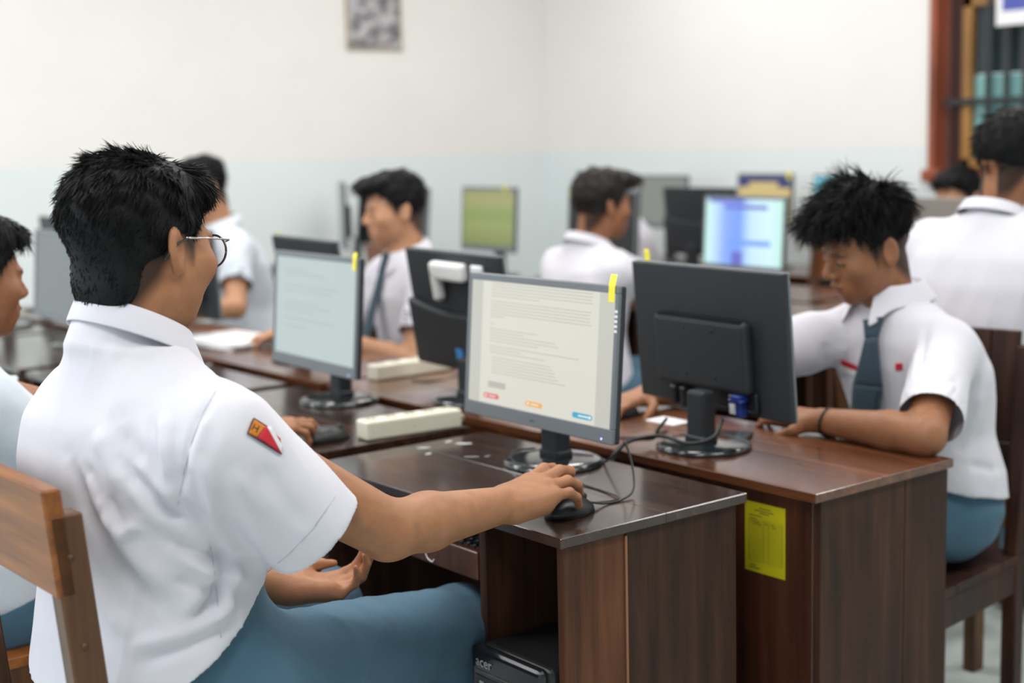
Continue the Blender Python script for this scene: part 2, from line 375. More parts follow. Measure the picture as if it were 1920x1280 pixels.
for i, (y0, lab) in enumerate(((1.44, 'brown desk under the arms of the big boy seen from the back'), (2.3, 'brown desk beside the big boy seen from the back'), (3.16, 'brown desk carrying the bright blue screen'), (4.02, 'brown desk with the black screen behind the boy facing away'), (4.88, 'brown desk with the olive green screen'), (5.74, 'brown desk last along the third row, by the far wall'))):
    desk(lab, 3.80, y0, y0+.80, 1, .46, top=M_TOP_B)
for i, (y0, lab) in enumerate(((2.75, 'brown desk in front of the boy half hidden by a grey monitor'), (3.62, 'brown desk bearing the upright dark monitor'), (4.49, 'brown desk with the white cloth bundle'))):
    desk(lab, 4.78, y0, y0+.80, -1, .46, top=M_TOP_B)
for y0, lab in ((4.22, 'wall-side desk under the yellow and navy screen'), (5.06, 'wall-side desk under the small grey screen')):
    desk(lab, 5.12, y0, y0+.80, 1, .46, top=M_TOP_B)
# pale chalk squiggle on the tray lip, pencil-thin worn line between the planks
b = BM(); b.tube(curve_pts([(.009, .388, .648), (.008, .400, .638), (.008, .396, .622), (.008, .380, .617), (.008, .374, .622)], 16), .0014, 5); b.sphere((.008, .384, .641), .002, 1); b.obj('chalk_mark', mat('chalk', (.75, .75, .75), .9), dA1)
b = BM(); b.box((.1465, .0035, .004), (.1505, .0062, .716)); b.obj('worn_edge', M_EDGE, dA1)
# yellow form on the back panel of the reddish desk
t = thing('paper_form', 'yellow printed form taped to the back panel of the reddish desk', 'paper', (1.9948, 1.717, .555))
b = BM(); b.box((-.0008, 0, 0), (0, .10, .137)); b.obj('sheet', M_YPAPER, t)
b = BM()
def pl(y0, y1, z0, z1): b.box((-.0011, y0, z0), (-.0008, y1, z1))
for i in range(20): pl(.006, .09, .022+i*.0043, .0224+i*.0043)
for yy in (.006, .04, .053, .09): pl(yy, yy+.0005, .022, .1045)
for (y0, y1, z) in ((.035, .065, .126), (.028, .076, .121), (.04, .063, .1165), (.058, .09, .110)): pl(y0, y1, z, z+.0016)
for (y0, y1, z) in ((.062, .085, .0985), (.058, .08, .094), (.043, .05, .0975), (.026, .036, .0985), (.022, .032, .094), (.072, .088, .012), (.062, .09, .007), (.070, .088, .1035)): pl(y0, y1, z, z+.0018)
b.obj('printed_form', M_INK, t)
# ------------------------------------------------------------------ monitors
def emit_mat(name, c, s=1.0): return mat(name, (.02, .02, .02), .25, .4, emit=c, strength=s)
E_DOC = emit_mat('lit_page', (.76, .75, .66), .92); E_DOCM = emit_mat('lit_page_margin', (.60, .60, .54), .92); E_TXT = emit_mat('lit_text', (.52, .52, .46), .92)
E_RED = emit_mat('lit_red_button', (.72, .16, .20)); E_ORA = emit_mat('lit_orange_button', (.85, .44, .12)); E_CYA = emit_mat('lit_blue_button', (.06, .40, .60)); E_WHT = emit_mat('lit_white', (.85, .85, .8))
E_GREY = emit_mat('lit_grey_page', (.46, .54, .54)); E_GREYT = emit_mat('lit_grey_text', (.40, .47, .48)); E_DIM = emit_mat('dim_grey_screen', (.13, .145, .15)); E_MID = emit_mat('mid_grey_screen', (.22, .23, .21))
E_OLI = emit_mat('olive_screen', (.32, .36, .13)); E_OLI2 = emit_mat('olive_band', (.22, .27, .08)); E_BLU = emit_mat('blue_band', (.20, .38, .95), 1.0); E_BLW = emit_mat('blue_white_screen', (.62, .88, 1.0), 1.0); E_BLD = emit_mat('deep_blue_band', (.15, .17, .62), 1.0)
E_YEL = emit_mat('yellow_screen', (.62, .48, .20)); E_NAVY = emit_mat('navy_band', (.03, .04, .16)); E_AQUA = emit_mat('aqua_screen', (.25, .85, 1.0), 1.0); E_OFF = mat('dark_screen', (.008, .009, .010), .3); E_LED = emit_mat('blue_led', (.4, .45, 1.0), 3)
E_LBLUE = mat('light_blue_sticker', (.06, .30, .72), .5); E_DBLUE = mat('dark_blue_sticker', (.01, .035, .20), .5)
def blend_screen(name, stops, axis):
    """a picture shown on a lit screen: colour bands across it"""
    m = mat(name, (.02, .02, .02), .3, .4); n, l, bs = nodes(m)
    tc = n.new('ShaderNodeTexCoord'); sp = n.new('ShaderNodeSeparateXYZ'); l.new(tc.outputs['Generated'], sp.inputs[0])
    r = ramp(m, sp.outputs[axis], stops); l.new(r.outputs[0], bs.inputs['Emission Color']); bs.inputs['Emission Strength'].default_value = 1.0
    return m
S_BLUE = blend_screen('blue_page_picture', [(0, (.52, .88, .86)), (.16, (.70, .95, 1.0)), (.40, (.60, .85, 1.0)), (.55, (.20, .36, .95)), (.74, (.28, .45, 1.0)), (.9, (.62, .85, 1.0)), (1, (.55, .9, .95))], 1)
S_OLIVE = blend_screen('olive_page_picture', [(0, (.20, .24, .08)), (.35, (.30, .34, .12)), (.55, (.24, .32, .10)), (.8, (.36, .36, .16)), (1, (.30, .32, .14))], 2)

def monitor(label, loc, rz, w=.46, h=.291, z0=.089, tilt=.08, front=-.072, screen='off', back='hump', tags=(), bez=(.010, .014, .028), hero=False, group=None, base_r=.10, extra=None, th=.020):
    """screen looks towards local -x; the base disc is centred on the origin"""
    t = thing('monitor', label, 'monitor', loc, rz, group)
    b = BM(); b.lathe([(0, .0165), (.25, .0163), (.55, .0152), (.8, .013), (.93, .0105), (.985, .0075), (1.0, .004), (1.0, 0), (0, 0)], base_r, 56); b.obj('base', M_GLOSS, t)
    b = BM(); b.box((-.012, -.027, .012), (.026, .027, z0+.05), .007, segs=2); b.box((-.015, -.031, .012), (.029, .031, .03), .005); b.obj('neck', M_BLACKM, t)
    M = Matrix.Translation((front, 0, z0)) @ Matrix.Rotation(tilt, 4, 'Y')    # panel frame: x depth, y width, z up
    hw = w/2; sx_, tp, bt = bez
    b = BM(); b.box((.0035, -hw, 0), (th, hw, h), .004, M, 2); panel = b.obj('panel', M_BLACKM, t)
    b = BM()
    b.box((0, -hw, 0), (.008, hw, bt), .0015, M); b.box((0, -hw, h-tp), (.008, hw, h), .0015, M); b.box((0, -hw, bt), (.008, -hw+sx_, h-tp), .001, M); b.box((0, hw-sx_, bt), (.008, hw, h-tp), .001, M)
    b.obj('bezel', M_GREYB, t)
    a0, a1, c0, c1 = -hw+sx_, hw-sx_, bt, h-tp       # screen rectangle (y, z)
    base = {'doc': E_DOC, 'grey': E_GREY, 'dim': E_DIM, 'mid': E_MID, 'olive': S_OLIVE, 'blue': S_BLUE, 'yellow': E_YEL, 'aqua': E_AQUA, 'off': E_OFF}[screen]
    b = BM(); b.box((.0028, a0, c0), (.0038, a1, c1), 0, M); scr = b.obj('screen', base, t)
    W_, H_ = a1-a0, c1-c0
    def put(bm, u0, u1, v0, v1, d=0):   # u runs from the viewer's left, v from the top
        bm.box((.0024-d, a1-u1*W_, c1-v1*H_), (.0028-d, a1-u0*W_, c1-v0*H_), 0, M)
    if screen in ('doc', 'grey'):
        rnd = random.Random(4 if screen == 'doc' else 9)
        b = BM(); b.mi = 0
        if screen == 'doc':
            put(b, 0, .085, 0, 1); put(b, .90, 1, 0, 1)
            b.mi = 1; v = .018
            rows = [(.15, .90), (.15, .93), (.15, .88), (.15, .93), (.15, .50), None, (.15, .90), (.15, .92), (.15, .9), (.15, .88), (.15, .90), (.15, .26), None, None, (.15, .18), None, (.15, .50), (.15, .40), (.15, .62), (.15, .66), (.15, .52), None, (.15, .80), (.15, .40), (.15, .56), None, (.17, .60), (.17, .62), (.17, .64), (.17, .65), (.17, .67), (.17, .70)]
            for rr in rows:
                if rr: put(b, rr[0], min(rr[1], .86)-rnd.random()*.02, v, v+.0062)
                v += .0245 if rr else .018
            put(b, .15, .28, .815, .865)
            b.obj('page_print', [E_DOCM, E_TXT], scr)
            for u0, u1, m_ in ((.12, .235, E_RED), (.43, .55, E_ORA), (.755, .885, E_CYA)):
                b = BM(); v0, v1 = (.915, .955) if u0 < .7 else (.925, .968)
                put(b, u0+.006, u1-.006, v0, v1, .0003); put(b, u0, u1, v0+.008, v1-.008, .0003); bt_ = b.obj('page_button', m_, scr)
                b = BM(); put(b, u0+.04, u1-.025, v0+.016, v1-.016, .0006)
                if m_ is E_CYA: put(b, u1-.022, u1-.008, v0+.01, v1-.01, .0006)
                else: put(b, u0+.012, u0+.026, v0+.012, v1-.012, .0006)
                b.mi = 0; b.obj('button_print', E_WHT, scr)
        else:
            for v, u1 in ((.12, .42), (.16, .62), (.28, .8), (.33, .7), (.45, .55), (.49, .7), (.54, .5), (.62, .75), (.7, .4)): put(b, .12, u1, v, v+.018)
            b.obj('page_print', E_GREYT, scr)
    if screen == 'blue':
        b = BM(); b.mi = 0; put(b, .02, .5, .0, .055); b.mi = 1; put(b, .25, .8, .09, .15); b.mi = 2; put(b, .30, .85, .62, .70); b.mi = 3; put(b, .0, .06, .0, 1); put(b, .93, 1, .0, 1); b.mi = 1; put(b, .36, .5, .8, 1); b.obj('page_print', [E_BLD, E_BLD, E_BLU, emit_mat('pale_aqua', (.6, .92, .85))], scr)
    if screen == 'yellow':
        b = BM(); put(b, 0, 1, 0, .12); put(b, 0, .2, .12, .22); put(b, .76, 1, .12, .24); b.obj('page_print', E_NAVY, scr)
    if back == 'hump':
        b = BM(); b.box((th-.002, -hw*.62, h*.16), (th+.026, hw*.60, h*.66), .012, M, 3); hp = b.obj('rear_housing', M_BLACKM, t)
        b = BM()
        for yy in (-.045, .045):
            for zz in (h*.26, h*.58): b.cyl((0, 0, 0), .0035, .003, 10, M @ Matrix.Translation((th+.026, yy, zz)) @ Matrix.Rotation(PI/2, 4, 'Y'))
        b.obj('screw', M_BLACK, hp)
        if hero:
            b = BM()
            for k in range(34): b.box((th+.004, -hw*.56+k*.0078, h*.645), (th+.024, -hw*.56+k*.0078+.004, h*.664), 0, M)
            b.obj('vent', M_BLACK, hp)
    elif back == 'curved':
        b = BM(); ol = [(-hw+.008, .006)] + [(-hw+.008+(w-.016)*k/12, h*(.50+.09*(abs(k-6)/6)**2)) for k in range(13)] + [(hw-.008, .006)]
        Mx = M @ Matrix(((0, 0, 1, 0), (1, 0, 0, 0), (0, 1, 0, 0), (0, 0, 0, 1)))
        b.slab(ol, th-.002, th+.022, Mx, .008); b.obj('rear_housing', M_BLACKM, t)
    b = BM(); b.cyl((0, 0, 0), .0018, .001, 8, M @ Matrix.Translation((-.0002, -hw+.03, .008)) @ Matrix.Rotation(PI/2, 4, 'Y')); b.obj('power_light', E_LED if screen != 'off' else M_BLACK, t)
    for tg in tags:    # yellow paper tags folded over the edge: (y, drop in front, rise, lean)
        y, dn, up, ln = tg; n = 7
        pts = [(-.0012, h-dn), (-.0014, h-dn*.5), (-.0012, h), (-.001+ln*.3, h+up*.4), (ln*.6, h+up*.75), (ln, h+up)]
        bmv = bmesh.new(); rings = []
        for px_, pz_ in pts: rings.append([bmv.verts.new(M @ Vector((px_+o_, y+yy+(.8*ln*((pz_-h)/max(up, .001))**1.5 if pz_ > h else 0), pz_))) for yy, o_ in ((-.0085, 0), (.0085, 0), (.0085, -.0004), (-.0085, -.0004))])
        for r0, r1 in zip(rings, rings[1:]):
            for k in range(4): bmv.faces.new((r0[k], r0[(k+1) % 4], r1[(k+1) % 4], r1[k]))
        bmv.faces.new(rings[0]); bmv.faces.new(rings[-1][::-1])
        b = BM(); b._merge(bmv); o = b.obj('paper_tag', M_YTAPE, t); o['label'] = 'yellow paper tag'
    t['_M'] = [list(r) for r in M]
    if extra: extra(t, M, hw, h, th)
    if '_M' in t: del t['_M']
    return t
def z_(x, y): return (x, y, ZD+.0005)
def hero_back(t, M, hw, h, th):
    b = BM(); b.box((th-.001, -.115, .012), (th+.010, .15, h*.17), .003, M); bay = b.obj('port_bay', M_BLACK, t)
    b = BM(); b.box((th+.009, .098, .034), (th+.034, .126, .050), .002, M); b.box((th+.009, .102, .002), (th+.028, .122, .036), .003, M)
    for yy in (.096, .128): b.tube([M @ Vector((th+.012, yy, .038)), M @ Vector((th+.036, yy, .038))], .003, 8)
    o = b.obj('video_plug', M_BLUEP, t); o['label'] = 'blue video plug'
    b = BM(); b.box((th+.009, -.10, .004), (th+.03, -.082, .045), .003, M); b.box((th+.009, -.07, .0), (th+.03, -.052, .045), .003, M); b.obj('power_plug', M_BLACK, t)
    b = BM(); b.box((th-.0005, .068, .002), (th+.0112, .096, .024), 0, M); b.obj('port_label', M_PAPER, t)
    b = BM(); b.box((th-.0005, -.118, .012), (th+.0112, -.112, .040), 0, M); b.obj('port_label', M_PAPER, t)
    b = BM(); b.box((th+.0095, .068, .030), (th+.0112, .080, .034), 0, M); b.box((th+.0095, .068, .039), (th+.0112, .090, .043), 0, M); b.obj('port_print', M_WHITEP, bay)
def clip_back(t, M, hw, h, th):
    b = BM(); b.box((th, -.07, h*.78), (th+.03, .09, h*.93), .01, M, 2); b.box((th, -.07, h*.60), (th+.03, -.042, h*.88), .008, M); o = b.obj('white_bracket', M_WHITEP, t); o['label'] = 'white plastic bracket on the back'
    b = BM(); b.box((th, .112, h*.80), (th+.012, .165, h*.92), .004, M); b.obj('white_label', M_PAPER, t)
    b = BM(); b.mi = 0; b.box((th+.0215, -.002, .030), (th+.0235, .030, .068), 0, M); b.mi = 1; b.box((th+.0215, .048, .034), (th+.0235, .078, .072), 0, M); b.obj('blue_sticker', [E_LBLUE, E_DBLUE], t)
def spots_back(t, M, hw, h, th):
    b = BM(); b.cyl((0, 0, 0), .022, .002, 14, M @ Matrix.Translation((th+.001, -hw+.045, h*.86)) @ Matrix.Rotation(PI/2, 4, 'Y')); b.cyl((0, 0, 0), .020, .002, 14, M @ Matrix.Translation((th+.001, -hw+.10, h*.18)) @ Matrix.Rotation(PI/2, 4, 'Y')); b.obj('white_label', M_PAPER, t)
def brand_front(t, M, hw, h, th):
    text_mesh('maker_mark', 'acer', .0095, M @ Matrix.Translation((-.0004, .012, .010)) @ Matrix(((0, 0, -1, 0), (-1, 0, 0, 0), (0, 1, 0, 0), (0, 0, 0, 1))), mat('bezel_print', (.10, .115, .13), .4), t)
    b = BM()   # little specification label at the bezel's edge
    for k in range(5): b.box((-.0006, -hw+.001, h-.085+k*.009), (0, -hw+.0085, h-.080+k*.009), 0, M)
    b.obj('edge_label', M_PAPER, t)
def text_mesh(name, s, size, M, m, parent):
    cu = bpy.data.curves.new(name, 'FONT'); cu.body = s; cu.size = size; cu.extrude = .0001; cu.resolution_u = 3
    o = bpy.data.objects.new(name, cu); COL.objects.link(o); dg = bpy.context.evaluated_depsgraph_get()
    me = bpy.data.meshes.new_from_object(o.evaluated_get(dg)); bpy.data.objects.remove(o); bpy.data.curves.remove(cu)
    me.transform(M); return link(name, me, m, parent)

monA = monitor('monitor showing a white text page with red, orange and blue buttons', z_(1.795, 2.150), -.017, w=.464, front=-.075, screen='doc', tags=((-.214, .030, .020, .012),), hero=True, extra=brand_front)
for o in monA.children:      # the screen sits a little off the foot's centre
    if o.name.split('.')[0] not in ('base', 'neck'): o.location = (0, -.032, 0)
monB = monitor('black monitor seen from behind with blue plug, on the reddish desk with the yellow form', z_(2.118, 2.045), PI-.08, w=.472, h=.305, z0=.072, tilt=.085, front=-.074, screen='mid', tags=((-.205, .012, .024, -.004),), hero=True, extra=hero_back)
for o in monB.children:
    if o.name.split('.')[0] not in ('base', 'neck'): o.location = (0, -.035, 0)
monitor('monitor with pale grey text page and yellow tag, on the second window-row desk', z_(1.862, 3.075), -.05, w=.44, front=-.076, screen='grey', tags=((-.205, .030, .012, .003),))
monitor('black monitor seen from behind over the top of the pale grey screen', z_(2.17, 3.78), PI-.12, w=.47, h=.30, z0=.075, tilt=.16, tags=((-.22, .008, .012, 0),), screen='mid', back='curved')
monD = monitor('black monitor tilted back, with white bracket and blue stickers on its rear', z_(2.100, 2.83), PI-.10, w=.47, h=.315, z0=.06, tilt=.15, screen='mid', back='curved', extra=clip_back)
for o in monD.children:
    if o.name.split('.')[0] not in ('base', 'neck'): o.location = (0, -.105, 0)
monitor('black monitor with white labels on its rear, beside the face with glasses', z_(2.13, 4.56), PI-.1, w=.46, h=.30, z0=.075, tilt=.05, screen='mid', extra=spots_back)
monitor('monitor with dim grey screen showing below the chin of the boy with glasses', z_(1.80, 3.90), -.05, w=.46, front=-.076, screen='dim', base_r=.11)
monitor('monitor with dim grey screen behind the black hair of the boy with glasses', z_(1.80, 4.62), -.05, w=.50, h=.30, front=-.076, screen='dim')
monitor('dark monitor with yellow tag between the two boys on the window row', z_(2.15, 5.86), PI-.1, w=.40, tilt=.05, screen='mid', tags=((-.215, .05, .01, 0),))
monitor('monitor with dim screen at the far end of the window row', z_(1.80, 5.35), -.05, w=.46, front=-.076, screen='dim')
# third row and beyond
monitor('bright monitor with a blue and white page, third row', z_(4.24, 3.815), -.06, w=.45, h=.30, z0=.115, tilt=.06, screen='blue')
monitor('black monitor behind the head of the boy facing away, yellow tag at its corner', z_(4.20, 4.60), -.05, w=.47, h=.33, z0=.10, tilt=.06, screen='off', tags=((.22, .03, .012, 0),))
monitor('monitor with olive green screen and yellow tag before the far wall', z_(4.24, 5.46), -.05, w=.45, h=.31, z0=.125, tilt=.06, screen='olive', tags=((-.14, .02, .012, 0),))
monitor('dark monitor with yellow tag, behind the head of the boy in tie', z_(4.10, 6.14), .55, w=.40, h=.31, z0=.12, tilt=.20, screen='off', tags=((-.17, .03, .012, 0),))
monitor('dark upright monitor seen from behind, beside the bright blue one', z_(4.50, 4.40), PI-.05, w=.45, h=.30, z0=.13, tilt=.1, screen='off', back='curved')
monitor('monitor whose tan grey back hides the face of a boy by the window', z_(4.52, 3.10), PI-.05, w=.46, h=.28, z0=.12, tilt=.06, screen='off', back='curved')
for o in bpy.data.objects:
    if o.get('label', '').startswith('monitor whose tan grey'):
        for c in o.children:
            if c.name.startswith(('panel', 'rear_housing')): c.data.materials[0] = mat('tan_grey_plastic', (.27, .25, .23), .5)
monitor('monitor with yellow page and navy band at the wall-side desk', z_(5.36, 4.70), -.03, w=.36, h=.27, z0=.195, tilt=.05, screen='yellow', tags=((-.16, .03, .012, 0),))
monitor('monitor with small grey screen at the wall-side desk, above the white bundle', z_(5.36, 5.42), -.03, w=.40, h=.28, z0=.175, tilt=.05, screen='mid')
monitor('monitor with aqua screen glimpsed past the spiky fringe', z_(5.36, 4.25), -.03, w=.30, h=.27, z0=.19, tilt=.05, screen='aqua')
monitor('slim grey monitor seen edge-on before the far wall', z_(3.98, 6.34), -.50, w=.40, h=.34, z0=.12, tilt=0, screen='dim')
# ------------------------------------------------------------------ desk things
def strip(label, loc, rz, L=.245, group=None, plugs=0):
    t = thing('power_strip', label, 'socket strip', loc, rz, group)
    b = BM(); b.box((0, 0, 0), (L, .052, .043), .006, None, 3); body = b.obj('body', M_IVORY, t)
    for k in range(5):
        x = .026+k*(L-.05)/4
        b = BM(); b.cyl((x, .026, .0432), .0165, .001, 20); s = b.obj('socket', mat('ivory_socket', (.62, .59, .48), .5) if k == 0 else bpy.data.materials['ivory_socket'], t)
        b = BM(); b.cyl((x-.006, .026, .0440), .0024, .0012, 8); b.cyl((x+.006, .026, .0440), .0024, .0012, 8); b.obj('socket_hole', M_HOLE, s)
    b = BM(); b.tube(curve_pts([(L-.002, .026, .022), (L+.015, .03, .022), (L+.03, .05, .006), (L+.03, .09, .005), (L+.01, .14, .005)], 20), .0042, 8); b.obj('strip_cord', M_IVORY, t)
    b = BM()
    for x in (.02, L/2, L-.02): b.cyl((x, -.0002, .022), .003, .001, 8, Matrix.Translation((x, 0, .022)) @ Matrix.Rotation(PI/2, 4, 'X') @ Matrix.Translation((-x, .0, -.022)))
    b.obj('strip_screw', M_IVORY, t)
    return t
strip('ivory five-socket strip at the near edge of the second window-row desk', z_(1.640, 2.600), -.09)
strip('ivory socket strip lying on the reddish desk near the tilted black monitor', z_(2.10, 3.262), .03, .275)
def mouse(label, loc, rz, m=M_BLACK):
    t = thing('computer_mouse', label, 'mouse', loc, rz)
    b = BM(); tt = bmesh.new(); bmesh.ops.create_uvsphere(tt, u_segments=20, v_segments=12, radius=1)
    for v in tt.verts:
        x, y, z = v.co; z = max(z, 0); v.co = Vector((x*.054, y*.031*(1-.12*x), z*(.034-.006*x)))
    b._merge(tt, None, True); b.obj('shell', m, t)
    b = BM(); b.cyl((0, 0, 0), .008, .006, 14, Matrix.Translation((.030, 0, .026)) @ Matrix.Rotation(PI/2, 4, 'X')); b.obj('scroll_wheel', M_BLACKM, t)
    return t
mouse('black mouse under the hand of the boy with glasses', z_(1.562, 1.828), .05)
mouse('black mouse under the hand reaching from behind the white sleeve', z_(1.585, 2.672), .05)
mouse('white mouse lying beside the paper stack', z_(2.46, 4.16), .3, M_WHITEP)
mouse('black mouse under the hand beside the black monitor back', z_(2.22, 2.42), 2.9)
def cable(label, pts, r=.0022, m=M_CABLE, n=40): 
    b = BM(); b.tube(curve_pts(pts, n), r, 8); p0 = pts[0]
    o = b.obj('cable', m); bpy_off(o, (p0[0], p0[1], p0[2])); return tag(o, label, 'cable')
def bpy_off(o, p):
    o.data.transform(Matrix.Translation((-p[0], -p[1], -p[2]))); o.location = p
zt = ZD+.003
cable('thin black mouse cable looping from the mouse up behind the lit page monitor', [(1.613, 1.832, .752), (1.650, 1.834, zt), (1.69, 1.834, zt), (1.735, 1.852, .752), (1.775, 1.90, .79), (1.79, 1.935, .82), (1.82, 1.97, .80), (1.85, 2.05, zt+.01), (1.885, 2.10, zt)])
cable('thin mouse cable coiled by the foot of the lit page monitor', [(1.614, 1.836, .750), (1.67, 1.84, zt), (1.70, 1.86, zt), (1.715, 1.98, zt), (1.68, 2.12, zt+.02), (1.70, 2.16, zt+.035), (1.76, 2.165, .775)], .0018)
cable('black video cable from the blue plug past the neck to the desk gap', [(2.09, 1.966, .815), (2.055, 1.956, .785), (2.03, 2.00, .768), (2.03, 2.08, .772), (2.005, 2.13, .762), (1.975, 2.145, .747), (1.945, 2.14, .715), (1.935, 2.14, .60), (1.935, 2.14, .30)], .0042)
cable('black power cable hanging from the monitor back to the desk gap', [(2.09, 2.125, .795), (2.07, 2.13, .775), (2.06, 2.135, .755), (2.02, 2.142, .757), (1.985, 2.15, .75), (1.952, 2.15, .72), (1.945, 2.15, .60), (1.945, 2.15, .30)], .0036)
cable('thin black cable lying in a curve on the reddish desk', [(2.165, 2.43, zt), (2.12, 2.36, zt), (2.06, 2.30, zt), (2.05, 2.24, zt), (2.10, 2.20, zt), (2.18, 2.215, zt)], .0022)
cable('thin dark cable looped over the ivory strip on the reddish desk', [(2.36, 3.262, .785), (2.355, 3.22, .79), (2.30, 3.17, zt), (2.20, 3.15, zt), (2.17, 3.2, zt)], .0022)
# paper stack, white bundle
t = thing('paper_stack', 'loose stack of white papers on the desk of the leaning boy', 'papers', z_(2.20, 4.28), .12)
rp = random.Random(3)
for k in range(7):
    b = BM(); b.box((-.12, -.16, 0), (.12, .16, .0022)); o = b.obj('paper_sheet', M_PAPER, t); o.location = (rp.uniform(-.015, .015), rp.uniform(-.02, .02), k*.0026); o.rotation_euler = (0, 0, rp.uniform(-.12, .12))
tt = bmesh.new(); bmesh.ops.create_icosphere(tt, subdivisions=4, radius=1)
for v in tt.verts:
    p = v.co; k = 1+.10*math.sin(5*p.x+3*p.z)+.08*math.sin(7*p.y-4*p.z)+.05*math.sin(13*p.x+9*p.y); v.co = Vector((p.x*.13*k, p.y*.15*k, max(p.z, -.6)*.19*k+.114))
b = BM(); b._merge(tt, None, True); o = b.obj('cloth_bundle', M_SHIRT, None, z_(4.52, 4.84)); tag(o, 'crumpled white cloth bundle on a far desk under the small grey screen', 'cloth')
# desktop computer in the pedestal of the scuffed desk
pc = thing('computer_tower', 'black computer tower in the pedestal of the scuffed desk', 'computer', (1.418, 1.7465, .119), .0)
b = BM(); b.box((.022, 0, 0), (.36, .190, .392), .012, None, 3); b.obj('case', M_BLACK, pc)
b = BM(); b.box((0, -.001, 0), (.024, .191, .395), .011, None, 3); fp = b.obj('front_panel', mat('dark_gloss_front', (.010, .011, .016), .22, .5), pc)
b = BM(); b.box((-.0012, .014, .352), (.002, .178, .354), 0); b.box((-.0012, .014, .300), (.002, .178, .302), 0); b.obj('trim_line', mat('grey_line', (.10, .10, .10), .4), fp)
b = BM(); b.box((-.0015, .012, .312), (.004, .178, .346), .002); dr = b.obj('disc_drive', M_BLACK, pc)
b = BM(); b.box((-.0015, .012, .262), (.004, .178, .296), .002); b.obj('disc_drive', M_BLACK, pc)
m_print = mat('grey_print', (.42, .42, .42), .5)
FR = lambda y, z: Matrix.Translation((-.0022, y, z)) @ Matrix(((0, 0, -1, 0), (-1, 0, 0, 0), (0, 1, 0, 0), (0, 0, 0, 1)))
text_mesh('maker_mark', 'acer', .026, FR(.172, .362), m_print, fp)
text_mesh('drive_print', 'DVD', .010, FR(.098, .330), m_print, dr); text_mesh('drive_print', 'R/RW', .006, FR(.096, .321), m_print, dr)
b = BM(); b.box((-.0028, .150, .324), (-.0020, .162, .336)); b.obj('drive_icon', m_print, dr)
b = BM(); b.box((.06, -.0012, .30), (.16, .001, .37)); b.obj('side_label', M_PAPER, pc)
# pale paint scuffs left on the glossy top
m_sc = mat('pale_scuff', (.50, .52, .52), .6, .3); rs_ = random.Random(12)
for cx, cy, sx_, sy_, ang in ((1.782, 2.435, .020, .009, -.9), (1.770, 2.475, .012, .007, .3), (1.693, 2.462, .016, .007, -.5), (1.668, 2.405, .010, .005, .4), (1.715, 2.318, .019, .0025, -.75), (1.742, 2.300, .008, .002, -.2)):
    n_ = 14; P_ = []
    for k in range(n_):
        a_ = 2*PI*k/n_; r_ = rs_.uniform(.65, 1.15); u_, v_ = sx_*r_*math.cos(a_), sy_*r_*math.sin(a_); P_.append((cx+u_*math.cos(ang)-v_*math.sin(ang)-1.449, cy+u_*math.sin(ang)+v_*math.cos(ang)-1.721))
    b = BM(); b.slab(P_, ZD, ZD+.0003); b.obj('scuff', m_sc, dA1)
# keyboard on the tray
kb = thing('keyboard', 'black keyboard on the pull-out tray of the scuffed desk', 'keyboard', (1.478, 1.965, .6345))
b = BM(); b.box((0, 0, 0), (.145, .44, .016), .003); b.obj('keyboard_body', M_BLACK, kb)
b = BM(); b.box((0, 0, 0), (.0155, .0165, .008), .002); k0 = b.obj('key', M_BLACKM, kb); fk = True
b = BM(); b.box((.005, .005, .008), (.009, .010, .0083)); kp0 = b.obj('key_print', M_WHITEP, k0)
for i in range(6):
    for j in range(22):
        o = k0 if fk else k0.copy()
        if not fk:
            COL.objects.link(o); q = kp0.copy(); COL.objects.link(q); q.parent = o
        fk = False; o.location = (.012+i*.0205, .010+j*.0192, .0155)
t = thing('mobile_phone', 'black phone lying behind the neck of the black monitor', 'phone', z_(2.215, 2.10), .5)
b = BM(); b.box((-.036, -.074, 0), (.036, .074, .009), .003); b.obj('phone_body', M_BLACK, t); b = BM(); b.box((-.033, -.068, .009), (.033, .068, .0094)); b.obj('phone_screen', mat('phone_glass', (.02, .035, .05), .06, .6), t)
b = BM(); b.box((-.03, -.045, 0), (.03, .045, .0015)); o = b.obj('card', M_PAPER, None, z_(2.262, 2.295)); tag(o, 'small white card on the reddish desk beside the hand', 'card')
